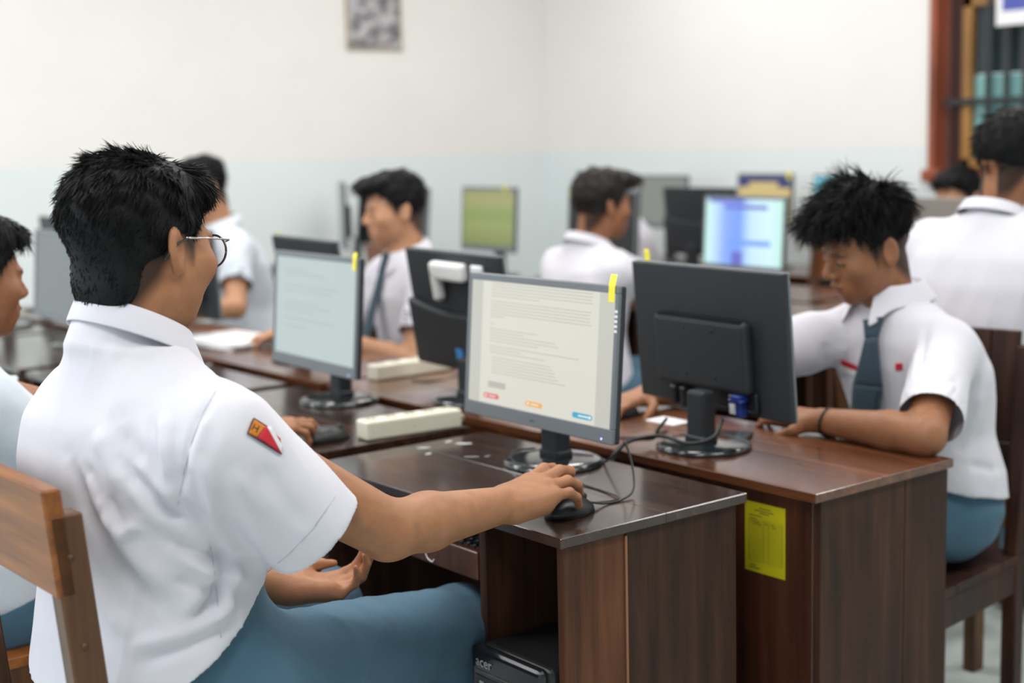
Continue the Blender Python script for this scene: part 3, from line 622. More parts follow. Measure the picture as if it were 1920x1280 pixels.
# ------------------------------------------------------------------ chairs
def chair(label, loc, rz, w=.42, d=.40, zs=.445, zt_=.97, rail_m=M_CHAIR, post_m=M_CHAIRP, rails=((.84, .97),), slats=0, lean=.07, group=None):
    """wooden school chair; the sitter faces local +x, the backrest stands at local x = 0"""
    t = thing('wooden_chair', label, 'chair', loc, rz, group); hw = w/2
    for s in (-1, 1):
        M = Matrix(((1, 0, -lean/(zt_-zs)*1.0, 0), (0, 1, 0, 0), (0, 0, 1, 0), (0, 0, 0, 1)))
        b = BM(); y0, y1 = s*hw, s*(hw-.035)
        Ms = Matrix.Translation((0, 0, zs)) @ M
        b.box((0, y0, 0), (.045, y1, zt_-zs-.035), .003, Ms); b.box((0, y0, -zs), (.045, y1, 0.0), .003, Matrix.Translation((0, 0, zs)))
        for zz in (.42, .30): b.cyl((.02, s*hw, zz), .0045, .003, 10, Ms @ Matrix.Translation((0.02, s*hw, zz)) @ Matrix.Rotation(PI/2, 4, 'X') @ Matrix.Translation((-.02, -s*hw, -zz)))
        b.obj('rear_leg', post_m, t)
        b = BM(); b.box((d-.045, y0, 0), (d, y1, zs-.022), .003); b.obj('front_leg', post_m, t)
        b = BM(); b.box((.045, s*(hw-.004), zs-.09), (d-.045, s*(hw-.026), zs-.022), .002); b.obj('side_rail', post_m, t)
    for u0, u1 in rails:
        x0 = -(u0-zs)*lean/(zt_-zs); x1 = -(u1-zs)*lean/(zt_-zs)
        b = BM(); Ms = Matrix.Translation((0, 0, zs)) @ M
        b.box((-.004, -hw+(.0 if u1 > zt_-.03 else .03), u0-zs), (.022, hw-(.0 if u1 > zt_-.03 else .03), u1-zs), .003, Ms); b.obj('back_rail', rail_m, t)
    for k in range(slats):
        yy = -hw+.04+(w-.08)*(k+.5)/slats; ww = (w-.08)/slats/2-.0012
        b = BM(); b.box((.004, yy-ww, .12), (.020, yy+ww, zt_-zs-.005), .002, Matrix.Translation((0, 0, zs)) @ M); b.obj('back_slat', rail_m, t)
    n = 4
    for k in range(n):
        b = BM(); x0 = .0+(d+.012)*k/n; b.box((x0+.0006, -hw+.002, zs-.022), (x0+(d+.012)/n-.0006, hw-.002, zs), .002); b.obj('seat_plank', rail_m, t)
    b = BM(); b.box((d-.028, -hw+.03, zs-.09), (d-.008, hw-.03, zs-.022), .002); b.obj('front_rail', post_m, t)
    return t
chair('honey-coloured wooden chair of the boy with glasses, worn top rail', (.656, 1.950, 0), .02, .43, .40, .45, .962, rails=((.818, .962),), lean=.045)
chair('dark wooden slat-back chair of the boy resting his arms on the reddish desk', (2.900, 2.005, 0), PI+.12, .43, .42, .405, .925, M_CHAIRD, M_CHAIRD, ((.60, .66),), 5, .05)
chair('wooden chair of the boy cut off by the picture edge', (.70, 2.80, 0), .02, .43, .40, .45, .93, rails=((.80, .93),), lean=.04)
chair('wooden chair under the boy in white shirt and grey tie', (2.90, 3.86, 0), PI, .42, .40, .45, .90, M_CHAIRD, M_CHAIRD, ((.78, .90),))
chair('wooden chair under the tall boy leaning over papers', (2.90, 5.16, 0), PI, .42, .40, .45, .90, M_CHAIRD, M_CHAIRD, ((.78, .90),))
chair('wooden chair under the boy facing away, third row', (3.06, 3.80, 0), 0, .42, .40, .45, .88, rails=((.76, .88),))
chair('wooden chair under the big boy seen from behind', (3.09, 2.24, 0), 0, .42, .40, .45, .90, rails=((.76, .88),))
chair('empty wooden chair with orange-brown back before the third row desks', (3.34, 4.93, 0), 0, .42, .40, .45, .97, M_ORANGE, M_CHAIRP, ((.86, .97),))
chair('wooden chair with wide orange-brown back seen past the bright blue screen', (5.08, 4.02, 0), PI, .44, .29, .45, .95, M_ORANGE, M_CHAIRP, ((.74, .95),))
chair('wooden chair of the boy hidden by the tan grey monitor', (5.27, 3.36, 0), PI, .42, .40, .45, .90, M_CHAIRD, M_CHAIRD, ((.78, .90),))
# ------------------------------------------------------------------ distance-field modelling of bodies and clothes
def axis(lo, hi, h, fine=()):
    out = [lo]
    while out[-1] < hi:
        x = out[-1]; st = h
        for a, b_, fh in fine:
            if a-.5*h <= x < b_: st = min(st, fh)
        out.append(x+st)
    return np.array(out, np.float32)
class Field:
    def __init__(s, xs, ys, zs):
        s.x, s.y, s.z = xs, ys, zs; s.f = np.full((len(xs), len(ys), len(zs)), 1.0, np.float32)
    def blk(s, lo, hi):
        sl = []; cs = []
        for a, l, h_ in ((s.x, lo[0], hi[0]), (s.y, lo[1], hi[1]), (s.z, lo[2], hi[2])):
            i, j = max(0, np.searchsorted(a, l)-1), min(len(a), np.searchsorted(a, h_)+1); j = max(j, i+1); sl.append(slice(i, j)); cs.append(a[i:j])
        return tuple(sl), cs[0][:, None, None], cs[1][None, :, None], cs[2][None, None, :]
    def add(s, fn, lo, hi, k=.01, sub=False):
        m = .02+k
        sl, x, y, z = s.blk([a-m for a in lo], [a+m for a in hi])
        if 0 in s.f[sl].shape: return
        a = s.f[sl]; d = fn(x, y, z)
        if sub:
            a, d = -a, d; h = np.maximum(k-np.abs(a-d), 0)/k; s.f[sl] = -(np.minimum(a, d)-h*h*k*.25)
        else:
            h = np.maximum(k-np.abs(a-d), 0)/k; s.f[sl] = np.minimum(a, d)-h*h*k*.25
    def cone(s, a, b_, ra, rb, k=.01, flat=None, sub=False):
        a, b_ = np.asarray(a, float), np.asarray(b_, float); R = max(ra, rb)
        s.add(lambda x, y, z: f_cone(x, y, z, a, b_, ra, rb, flat), np.minimum(a, b_)-R, np.maximum(a, b_)+R, k, sub)
    def chain(s, pts, rs, k=.01, flat=None):
        for p, q, r0, r1 in zip(pts, pts[1:], rs, rs[1:]): s.cone(p, q, r0, r1, k, flat)
    def ell(s, c, r, Rm=None, k=.01, sub=False):
        c = np.asarray(c, float); R = max(r)
        s.add(lambda x, y, z: f_ell(x-c[0], y-c[1], z-c[2], r, Rm), c-R, c+R, k, sub)
    def loft(s, rows, psi, k=.02, n=2.3, sub=False):
        rows = np.array(sorted(rows), float); m = rows[:, 3:6].max()
        lo = [rows[:, 1].min()-m, rows[:, 2].min()-m, rows[0, 0]]; hi = [rows[:, 1].max()+m, rows[:, 2].max()+m, rows[-1, 0]]
        s.add(lambda x, y, z: f_loft(x, y, z, rows, psi, n), lo, hi, k, sub)
    def mesh(s):
        f = s.f; X, Y, Z = s.x, s.y, s.z; ins = f < 0
        c = [ins[i:f.shape[0]-1+i, j:f.shape[1]-1+j, k:f.shape[2]-1+k] for i in (0, 1) for j in (0, 1) for k in (0, 1)]
        anyi = np.zeros(c[0].shape, bool); alli = np.ones(c[0].shape, bool)
        for q in c: anyi |= q; alli &= q
        I, J, K = np.nonzero(anyi & ~alli); N = len(I)
        vid = np.full(anyi.shape, -1, np.int32); vid[I, J, K] = np.arange(N)
        offs = [(i, j, k) for i in (0, 1) for j in (0, 1) for k in (0, 1)]
        val = np.stack([f[I+i, J+j, K+k] for i, j, k in offs], 1)
        pos = np.stack([np.stack([X[I+i], Y[J+j], Z[K+k]], 1) for i, j, k in offs], 1)
        acc = np.zeros((N, 3), np.float64); cnt = np.zeros((N, 1))
        for a in range(8):
            for d in (1, 2, 4):
                if a & d: continue
                b_ = a | d; m = (val[:, a] < 0) != (val[:, b_] < 0)
                t = (val[:, a]/(val[:, a]-val[:, b_]+1e-12))[:, None]
                acc += np.where(m[:, None], pos[:, a]+(pos[:, b_]-pos[:, a])*t, 0); cnt += m[:, None]
        V = acc/np.maximum(cnt, 1); quads = []
        for ax in range(3):
            sh = [slice(1, -1)]*3; s0 = list(sh); s1 = list(sh); s0[ax] = slice(0, -1); s1[ax] = slice(1, None)
            A, B_ = ins[tuple(s0)], ins[tuple(s1)]; m = A != B_
            i, j, k = np.nonzero(m); fl = A[i, j, k]; p = [i, j, k]; p = [p[q] + (0 if q == ax else 1) for q in range(3)]
            u, w = (ax+1) % 3, (ax+2) % 3
            def cell(du, dw):
                q = [a.copy() for a in p]; q[u] -= du; q[w] -= dw; return vid[q[0], q[1], q[2]]
            q = np.stack([cell(0, 0), cell(1, 0), cell(1, 1), cell(0, 1)], 1)
            q[~fl] = q[~fl][:, ::-1]; quads.append(q)
        Q = np.concatenate(quads); Q = Q[(Q >= 0).all(1)]
        return V, Q
def f_cone(x, y, z, a, b_, ra, rb, flat=None):
    ba = b_-a; L2 = float(ba @ ba)+1e-12; px, py, pz = x-a[0], y-a[1], z-a[2]
    h = np.clip((px*ba[0]+py*ba[1]+pz*ba[2])/L2, 0, 1)
    dx, dy, dz = px-h*ba[0], py-h*ba[1], pz-h*ba[2]
    if flat is not None:
        n, sc = flat; dn = dx*n[0]+dy*n[1]+dz*n[2]; e = dn*(1/sc-1)
        dx, dy, dz = dx+e*n[0], dy+e*n[1], dz+e*n[2]
    return np.sqrt(dx*dx+dy*dy+dz*dz)-(ra+(rb-ra)*h)
def f_ell(px, py, pz, r, Rm=None):
    if Rm is not None:
        Rm = np.asarray(Rm)
        px, py, pz = (px*Rm[0, 0]+py*Rm[1, 0]+pz*Rm[2, 0], px*Rm[0, 1]+py*Rm[1, 1]+pz*Rm[2, 1], px*Rm[0, 2]+py*Rm[1, 2]+pz*Rm[2, 2])
    k0 = np.sqrt((px/r[0])**2+(py/r[1])**2+(pz/r[2])**2); k1 = np.sqrt((px/r[0]**2)**2+(py/r[1]**2)**2+(pz/r[2]**2)**2)
    return k0*(k0-1)/np.maximum(k1, 1e-6)
def smooth_rows(rows, zz):
    """monotone-smooth interpolation of the loft table at heights zz"""
    z = rows[:, 0]; g = np.linspace(z[0], z[-1], 160); out = []
    ker = np.exp(-np.linspace(-2, 2, 17)**2); ker /= ker.sum()
    for c in range(1, rows.shape[1]):
        v = np.interp(g, z, rows[:, c]); v = np.convolve(np.pad(v, 8, 'edge'), ker, 'valid'); out.append(np.interp(zz, g, v))
    return out
def f_loft(x, y, z, rows, psi, n):
    zz = z.ravel(); cx, cy, lat, fr, bk = [a[None, None, :] for a in smooth_rows(rows, zz)]
    c, s = math.cos(psi), math.sin(psi); u = (x-cx)*c+(y-cy)*s; v = -(x-cx)*s+(y-cy)*c
    rf = np.where(u > 0, fr, bk); q = (np.abs(u/rf)**n+np.abs(v/lat)**n)**(1/n); d = (q-1)*np.minimum(rf, lat)
    return np.maximum(d, np.maximum(rows[0, 0]-z, z-rows[-1, 0])).astype(np.float32)
def smin(a, b_, k): h = np.maximum(k-np.abs(a-b_), 0)/k; return np.minimum(a, b_)-h*h*k*.25
def smax(a, b_, k): return -smin(-a, -b_, k)
V3 = lambda *a: np.array(a, float)
def unit(v): v = np.asarray(v, float); return v/(np.linalg.norm(v)+1e-12)
def head_axes(yaw, pitch, roll=0.0):
    """columns: the wearer's right, forward, up; pitch > 0 looks down"""
    f = V3(math.cos(yaw)*math.cos(pitch), math.sin(yaw)*math.cos(pitch), -math.sin(pitch)); r = V3(math.sin(yaw), -math.cos(yaw), 0); u = np.cross(r, f)
    c, s = math.cos(roll), math.sin(roll); return np.stack([c*r+s*u, f, -s*r+c*u], 1)
def ear_rot(side):
    n = unit((side*.92, .34, .10)); up = unit(V3(0, -.18, 1)-n*(n @ V3(0, -.18, 1))); return np.stack([n, np.cross(up, n), up], 1)
def f_head(lx, ly, lz, o):
    """face and skull in head axes (metres); o: options"""
    ax = np.abs(lx); E = lambda c, r, Rm=None: f_ell(lx-c[0], ly-c[1], lz-c[2], r, Rm)
    S = lambda c, r, : f_ell(ax-c[0], ly-c[1], lz-c[2], r)
    fat = o.get('fat', 0.0)
    d = E((0, -.010, .024), (.0755, .097, .086))
    d = smin(d, E((0, .034, -.030), (.060+fat*.6, .056, .078)), .03)
    d = smin(d, S((.040, .012, -.060), (.024+fat, .046, .040+fat)), .03)                        # jaw
    d = smin(d, E((0, .070, -.098), (.021+fat*.4, .018, .017+fat*.3)), .028)                              # chin
    d = smin(d, E((0, .015, -.085), (.034+fat, .055, .026+fat*.7)), .03)                                # under the jaw
    d = smin(d, S((.046, .058, -.026), (.021+fat*.6, .024, .020)), .028)                                # cheekbone
    d = smin(d, S((.024, .083, .014), (.024, .011, .0085)), .014)                               # brow
    d = smin(d, E((0, .079, -.066), (.030, .020, .024)), .022)                                  # mouth mound
    d = smax(d, -S((.0315, .0985, -.004), (.0185, .0135, .0120)), .010)                         # eye socket
    d = smin(d, S((.0315, .0790, -.0035), (.0155, .0125, .0115)), .006)                         # lids over the eyeball
    nb = f_cone(lx, ly, lz, V3(0, .088, .006), V3(0, .1085, -.028), .0085, .0125); d = smin(d, nb, .012)
    d = smin(d, S((.0125, .0995, -.034), (.0085, .0105, .0085)), .006)                          # wings of the nose
    d = smax(d, -S((.0065, .1055, -.0425), (.0035, .0045, .004)), .003)
    d = smin(d, f_ell(ax-.008, ly-.0965, lz+.0595, (.0155, .0068, .0056)), .004)                # upper lip
    d = smin(d, E((0, .0955, -.0700), (.0185, .0078, .0062)), .004)                             # lower lip
    d = smax(d, -E((0, .104, -.0648), (.022, .010, .0013)), .002)
    for sd in (-1, 1):
        Rm = ear_rot(sd); c = (sd*.079, -.012, -.010); e = E(c, (.0075, .0185, .0325), Rm)
        e = smax(e, -E((c[0]+sd*.0075, c[1]+.004, c[2]+.002), (.0062, .0115, .0205), Rm), .004)
        e = smin(e, E((sd*.0765, -.006, -.036), (.0055, .0085, .0095)), .006); d = smin(d, e, .005)
    return d
HEAD_LO, HEAD_HI = V3(-.105, -.125, -.14), V3(.105, .135, .125)
def head(field, o_, Rm, opt, k=.012, s=1.0):
    cs = np.array([[a, b_, c] for a in (HEAD_LO[0], HEAD_HI[0]) for b_ in (HEAD_LO[1], HEAD_HI[1]) for c in (HEAD_LO[2], HEAD_HI[2])]) @ Rm.T*s + o_
    def fn(x, y, z):
        px, py, pz = (x-o_[0])/s, (y-o_[1])/s, (z-o_[2])/s
        loc = [px*Rm[0, i]+py*Rm[1, i]+pz*Rm[2, i] for i in range(3)]
        return (f_head(*loc, opt)*s).astype(np.float32)
    field.add(fn, cs.min(0)-.005, cs.max(0)+.005, k)
def hand(field, Wr, fwd, palm, thumb_side, curls=((.25, .35, .25),)*4, thumb=(.5, .55, .3), s=1.0, spread=.05, wr=.026, r=1.0):
    """wrist point, direction of the fingers, palm normal, direction towards the thumb"""
    fwd = unit(fwd); palm = unit(np.asarray(palm)-fwd*(fwd @ palm)); lat = np.cross(fwd, palm); lat = lat*np.sign(lat @ np.asarray(thumb_side, float)+1e-9)
    off = [.0275, .0092, -.0092, -.0265]; ln = [.090, .094, .088, .079]; fl = [1.0, 1.1, 1.02, .76]
    fr = [.0088*r, .0090*r, .0085*r, .0076*r]; tips = []
    for i in range(4):
        b0 = Wr+lat*off[i]*.62*s+fwd*.012*s; kn = Wr+fwd*ln[i]*s+lat*off[i]*s-palm*(.004*s if i in (1, 2) else 0)
        field.cone(b0, kn, .0150*s, .0118*s, .014)
        a = 0.0; p = kn; dr0 = unit(fwd+lat*spread*(1.4-i*.95))
        c = curls[i % len(curls)]
        for j, (sl, q0, q1) in enumerate(((.043, 1.0, .94), (.027, .94, .86), (.022, .86, .70))):
            a += c[j]; dr = dr0*math.cos(a)+palm*math.sin(a); e = p+dr*sl*fl[i]*s
            field.cone(p, e, fr[i]*q0*s, fr[i]*q1*s, .004 if j else .008); p = e
        tips.append(p)
    field.cone(Wr-lat*.012*s+palm*.008*s+fwd*.012*s, Wr+fwd*.062*s-lat*.023*s+palm*.011*s, .0185*s, .0145*s, .014)
    b0 = Wr+lat*.016*s+fwd*.018*s+palm*.004*s; m1 = b0+unit(lat*math.cos(thumb[0])+fwd*math.sin(thumb[0])*1.3+palm*.25)*.042*s
    field.cone(b0, m1, .0165*s, .0125*s, .014)
    d2 = unit(fwd*math.cos(thumb[1])*1.0+lat*math.sin(thumb[1])*.6+palm*thumb[2]); m2 = m1+d2*.033*s; field.cone(m1, m2, .0118*s, .0105*s, .005)
    d3 = unit(d2-lat*.25+palm*.15); field.cone(m2, m2+d3*.025*s, .0105*s, .0078*s, .004)
    return tips
def ik(S, Wr, l1, l2, pole):
    d = Wr-S; L = min(np.linalg.norm(d), l1+l2-.004); dn = unit(d); a = (l1*l1-l2*l2+L*L)/(2*L); h = math.sqrt(max(l1*l1-a*a, 0)); p = np.asarray(pole, float); p = unit(p-dn*(p @ dn)); return S+dn*a+p*h
# ------------------------------------------------------------------ hair
def hair_line(y):   # lowest hair height for a given front-back position (head axes)
    return np.interp(y, [-.12, -.085, -.055, -.03, -.012, .004, .022, .03, .048, .062, .075, .13], [-.105, -.100, -.080, -.045, .000, .010, -.014, .020, .040, .055, .062, .070])
def hair_core(Rm, o_, puffs, h=.0042, line=hair_line, s=1.0, thick=1.0):
    """solid hair mass: union of the given ellipsoids (centre, radii) above the hair line, in head axes"""
    ax_ = axis(-.125, .125, h); ay_ = axis(-.15, .165, h); az_ = axis(-.10, .185, h); F = Field(ax_, ay_, az_)
    x, y, z = ax_[:, None, None], ay_[None, :, None], az_[None, None, :]
    d = None
    for c, r in puffs:
        e = f_ell(x-c[0], y-c[1], z-c[2], r); d = e if d is None else smin(d, e, .02)
    ln = line(ay_)[None, :, None]; d = smax(d, (ln-z)*.8+0*x, .010)
    wob = .0032*(np.sin(95*x+40*z)*np.sin(80*y+31*x)+.7*np.sin(150*z+60*y)*np.sin(130*x-70*y))
    F.f = (d+wob*np.clip((z-.0)/.05, 0, 1)).astype(np.float32)
    V, Q = F.mesh(); return V, Q
def v_normals(V, Q):
    n = np.cross(V[Q[:, 2]]-V[Q[:, 0]], V[Q[:, 3]]-V[Q[:, 1]]); N = np.zeros_like(V)
    for i in range(4): np.add.at(N, Q[:, i], n)
    return N/(np.linalg.norm(N, axis=1, keepdims=True)+1e-12)
def strands(V, N, count, flow, length, lift, seed, rad=.0011, droop=.25, wild=.25, segs=4, weight=None):
    rs = np.random.RandomState(seed); w = np.ones(len(V)) if weight is None else weight(V); idx = rs.choice(len(V), count, p=w/w.sum())
    P = V[idx]+rs.normal(0, .0012, (count, 3)); n = N[idx]; fl = flow(P); fl = fl-n*(fl*n).sum(1, keepdims=True)*.9
    fl /= np.linalg.norm(fl, axis=1, keepdims=True)+1e-9
    cl = np.stack([np.sin(P[:, 0]*a+P[:, 1]*b_+P[:, 2]*c+ph) for a, b_, c, ph in ((140, 90, 60, 0), (70, 150, 110, 1.7), (100, 60, 150, 3.1))], 1)
    D = fl+n*lift(P)[:, None]+cl*wild+rs.normal(0, wild*.45, (count, 3)); D /= np.linalg.norm(D, axis=1, keepdims=True)
    L = length(P)*rs.uniform(.6, 1.15, count); pts = [P-n*.002]; cur = P-n*.002
    for j in range(segs):
        cur = cur+D*(L/segs)[:, None]; pts.append(cur); D = D+np.array([0, 0, -droop/segs])+rs.normal(0, .05, (count, 3)); D /= np.linalg.norm(D, axis=1, keepdims=True)
    pts = np.stack(pts, 1); T = np.gradient(pts, axis=1); A = np.cross(T, np.array([.31, .52, .79])); A /= np.linalg.norm(A, axis=2, keepdims=True)+1e-9; B_ = np.cross(T, A); B_ /= np.linalg.norm(B_, axis=2, keepdims=True)+1e-9
    r = rad*np.array([1.0, 1.0, .85, .6, .15][:segs+1])[None, :, None]
    ring = np.stack([pts+r*(A*math.cos(a)+B_*math.sin(a)) for a in (0, 2*PI/3, 4*PI/3)], 2)      # (n, segs+1, 3, 3)
    VV = ring.reshape(-1, 3); base = (np.arange(count)*(segs+1)*3)[:, None, None]; s_ = np.arange(segs)[None, :, None]*3; k = np.arange(3)[None, None, :]; k2 = (k+1) % 3
    Q = np.stack([base+s_+k, base+s_+k2, base+s_+3+k2, base+s_+3+k], -1).reshape(-1, 4)
    return VV, Q
def hair(parent, o_, Rm, puffs, m, count, flow, length, lift, seed, s=1.0, line=hair_line, h=.0042, droop=.25, wild=.25, rad=.0011, weight=None):
    V, Q = hair_core(Rm, o_, puffs, h, line); N = v_normals(V, Q)
    if count:
        ok = np.nonzero(V[:, 2] > line(V[:, 1])-.004)[0]
        VV, QQ = strands(V[ok], N[ok], count, flow, length, lift, seed, rad, droop, wild, 4, weight); Q = np.concatenate([Q, QQ+len(V)]); V = np.concatenate([V, VV])
    return np_mesh('hair', (V*s) @ Rm.T+o_, Q, m, parent, parent.location)
# ------------------------------------------------------------------ cloth helpers
def bvh_of(V, Q): return BVHTree.FromPolygons([tuple(v) for v in V], [tuple(q) for q in Q])
def hit(bvh, px, py, maxd=9):
    r = bvh.ray_cast(Vector(CAM), Vector(ray(px, py)), maxd); return (np.array(r[0]), np.array(r[1])) if r[0] is not None else None
def creases(V, Q, strokes, bvh=None):
    """fold lines: strokes = (polyline of picture points, width, height); each is carried onto the surface once and raises or sinks it there"""
    bvh = bvh or bvh_of(V, Q); N = v_normals(V, Q); disp = np.zeros(len(V))
    for pts, w, amp in strokes:
        P3 = []
        for (x0, y0), (x1, y1) in zip(pts, pts[1:]):
            for t in np.linspace(0, 1, max(2, int(math.hypot(x1-x0, y1-y0)/12))):
                q = hit(bvh, x0+(x1-x0)*t, y0+(y1-y0)*t)
                if q: P3.append(q[0])
        if len(P3) < 2: continue
        P3 = np.array(P3); lo, hi_ = P3.min(0)-3*w, P3.max(0)+3*w; ids = np.nonzero(((V > lo) & (V < hi_)).all(1))[0]; best = np.full(len(ids), 9.0); tt = np.zeros(len(ids)); n = len(P3)-1
        for i, (a, b_) in enumerate(zip(P3, P3[1:])):
            ba = b_-a; t = np.clip(((V[ids]-a) @ ba)/(ba @ ba+1e-12), 0, 1); d = np.linalg.norm(V[ids]-a-t[:, None]*ba, axis=1); m = d < best; best[m] = d[m]; tt[m] = (i+t[m])/n
        fade = np.clip(np.minimum(tt, 1-tt)*5, .15, 1)
        disp[ids] += amp*fade*np.exp(-(best/w)**2)
    return V+N*disp[:, None]
def soft_folds(V, Q, amp, seed, freq=14.0, stretch=(1, 1, .45)):
    rs = np.random.RandomState(seed); N = v_normals(V, Q); P = V*np.array(stretch)*freq; d = np.zeros(len(V))
    wrp = np.stack([np.sin(P @ rs.normal(0, .5, 3)+rs.uniform(0, 6)) for _ in range(3)], 1)
    for i in range(6):
        k = rs.normal(0, 1, 3); k *= (1.0+.35*i)/np.linalg.norm(k); s_ = np.sin((P+wrp*.9) @ k+rs.uniform(0, 6)); d += (1-np.abs(s_))**2/(1+.3*i)-.3
    return V+N*(amp*d)[:, None]
def relax(V, Q, it=2, lam=.5):
    E = np.concatenate([Q[:, [0, 1]], Q[:, [1, 2]], Q[:, [2, 3]], Q[:, [3, 0]]])
    cnt = np.bincount(E[:, 0], minlength=len(V))+np.bincount(E[:, 1], minlength=len(V))
    for _ in range(it):
        A = np.zeros_like(V)
        for c in range(3): A[:, c] = np.bincount(E[:, 0], V[E[:, 1], c], len(V))+np.bincount(E[:, 1], V[E[:, 0], c], len(V))
        V = V+lam*(A/np.maximum(cnt, 1)[:, None]-V)
    return V
def collar(parent, c_top, psi, rl, rf, rb, tilt, stand, leaf, m, open_=.35, flare=.026, point=.03, seed=0, drop_back=None, name='collar'):
    """shirt collar: a stand round the neck folded over into a leaf that ends in two points at the front"""
    n = 49; th = np.linspace(open_, 2*PI-open_, n); c, s_ = math.cos(psi), math.sin(psi); V = []
    for a in th:
        ca, sa = math.cos(a), math.sin(a); front = max(0.0, ca)**2; near = math.exp(-((min(a-open_, 2*PI-open_-a))/.35)**2)
        rfb = rf if ca > 0 else rb
        def P(grow, dz):
            u, v = ca*(rfb+grow), sa*(rl+grow); z = dz-tilt*u
            return (c_top[0]+u*c-v*s_, c_top[1]+u*s_+v*c, c_top[2]+z)
        lf = leaf+point*near
        V += [P(.000, -stand), P(.001, -stand*.4), P(.0015, -.002), P(.004, .0005), P(.0065, -.003), P(.0065+flare*.35, -lf*.45), P(.0065+flare*(.8+.35*near), -lf)]
    k = 7; Q = [(i*k+j, (i+1)*k+j, (i+1)*k+j+1, i*k+j+1) for i in range(n-1) for j in range(k-1)]
    o = np_mesh(name, V, Q, m, parent, parent.location)
    md = o.modifiers.new('cloth', 'SOLIDIFY'); md.thickness = .0022; md.offset = 0; md2 = o.modifiers.new('round', 'SUBSURF'); md2.levels = md2.render_levels = 1
    return o
def decal(name, bvh, polys, mats, parent, off=.0016, label=None, div=6, thick=.0012):
    """cloth badge sewn on a garment: picture quads carried onto the cloth, each with its colour"""
    V, Q, MI = [], [], []
    for quad, mi in polys:
        a, b_, c, d = [np.array(p, float) for p in quad]; base = len(V); ok = True; pts = []
        for i in range(div+1):
            for j in range(div+1):
                u, v = i/div, j/div; p = a*(1-u)*(1-v)+b_*u*(1-v)+c*u*v+d*(1-u)*v; q = hit(bvh, p[0], p[1])
                if q is None: ok = False; break
                nr = q[1] if q[1] @ ray(p[0], p[1]) < 0 else -q[1]
                pts.append(q[0]+nr*(off+.0004*mi))
            if not ok: break
        if not ok: continue
        V += pts; Q += [(base+i*(div+1)+j, base+(i+1)*(div+1)+j, base+(i+1)*(div+1)+j+1, base+i*(div+1)+j+1) for i in range(div) for j in range(div)]; MI += [mi]*(div*div)
    if not V: return None
    o = np_mesh(name, V, Q, mats, parent, parent.location, True, MI); md = o.modifiers.new('cloth', 'SOLIDIFY'); md.thickness = thick; md.offset = -1
    if label: o['label'] = label
    return o
# ------------------------------------------------------------------ people
def torso_rows(pel, nb, psi, lat=1.0, dep=1.0, belly=0.0, bow=.02, hem=0.0):
    """loft table from the seat to the neck base: height, centre x, centre y, half width, front, back"""
    f = V3(math.cos(psi), math.sin(psi), 0); T = [(-.06, .150, .10, .12), (.06, .168, .115, .125), (.22, .158, .112, .105), (.42, .158, .112, .100), (.60, .176, .118, .108), (.74, .190, .112, .110), (.86, .178, .092, .100), (.94, .130, .066, .082), (1.0, .066, .05, .060)]
    R = []
    for t, l, fr, bk in T:
        z = pel[2]+(nb[2]-pel[2])*t; tt = max(t, 0); c = np.array(pel[:2])+(np.array(nb[:2])-np.array(pel[:2]))*(tt**1.15)-f[:2]*bow*math.sin(PI*min(max(t, 0), 1))
        R.append((z, c[0], c[1], l*lat, (fr+belly*math.exp(-((t-.3)/.25)**2))*dep, bk*dep))
    return R
def inflate(rows, g, zlo=None, zhi=None): return [(r[0], r[1], r[2], r[3]+g, r[4]+g, r[5]+g) for r in rows if (zlo is None or r[0] >= zlo-.06) and (zhi is None or r[0] <= zhi)]
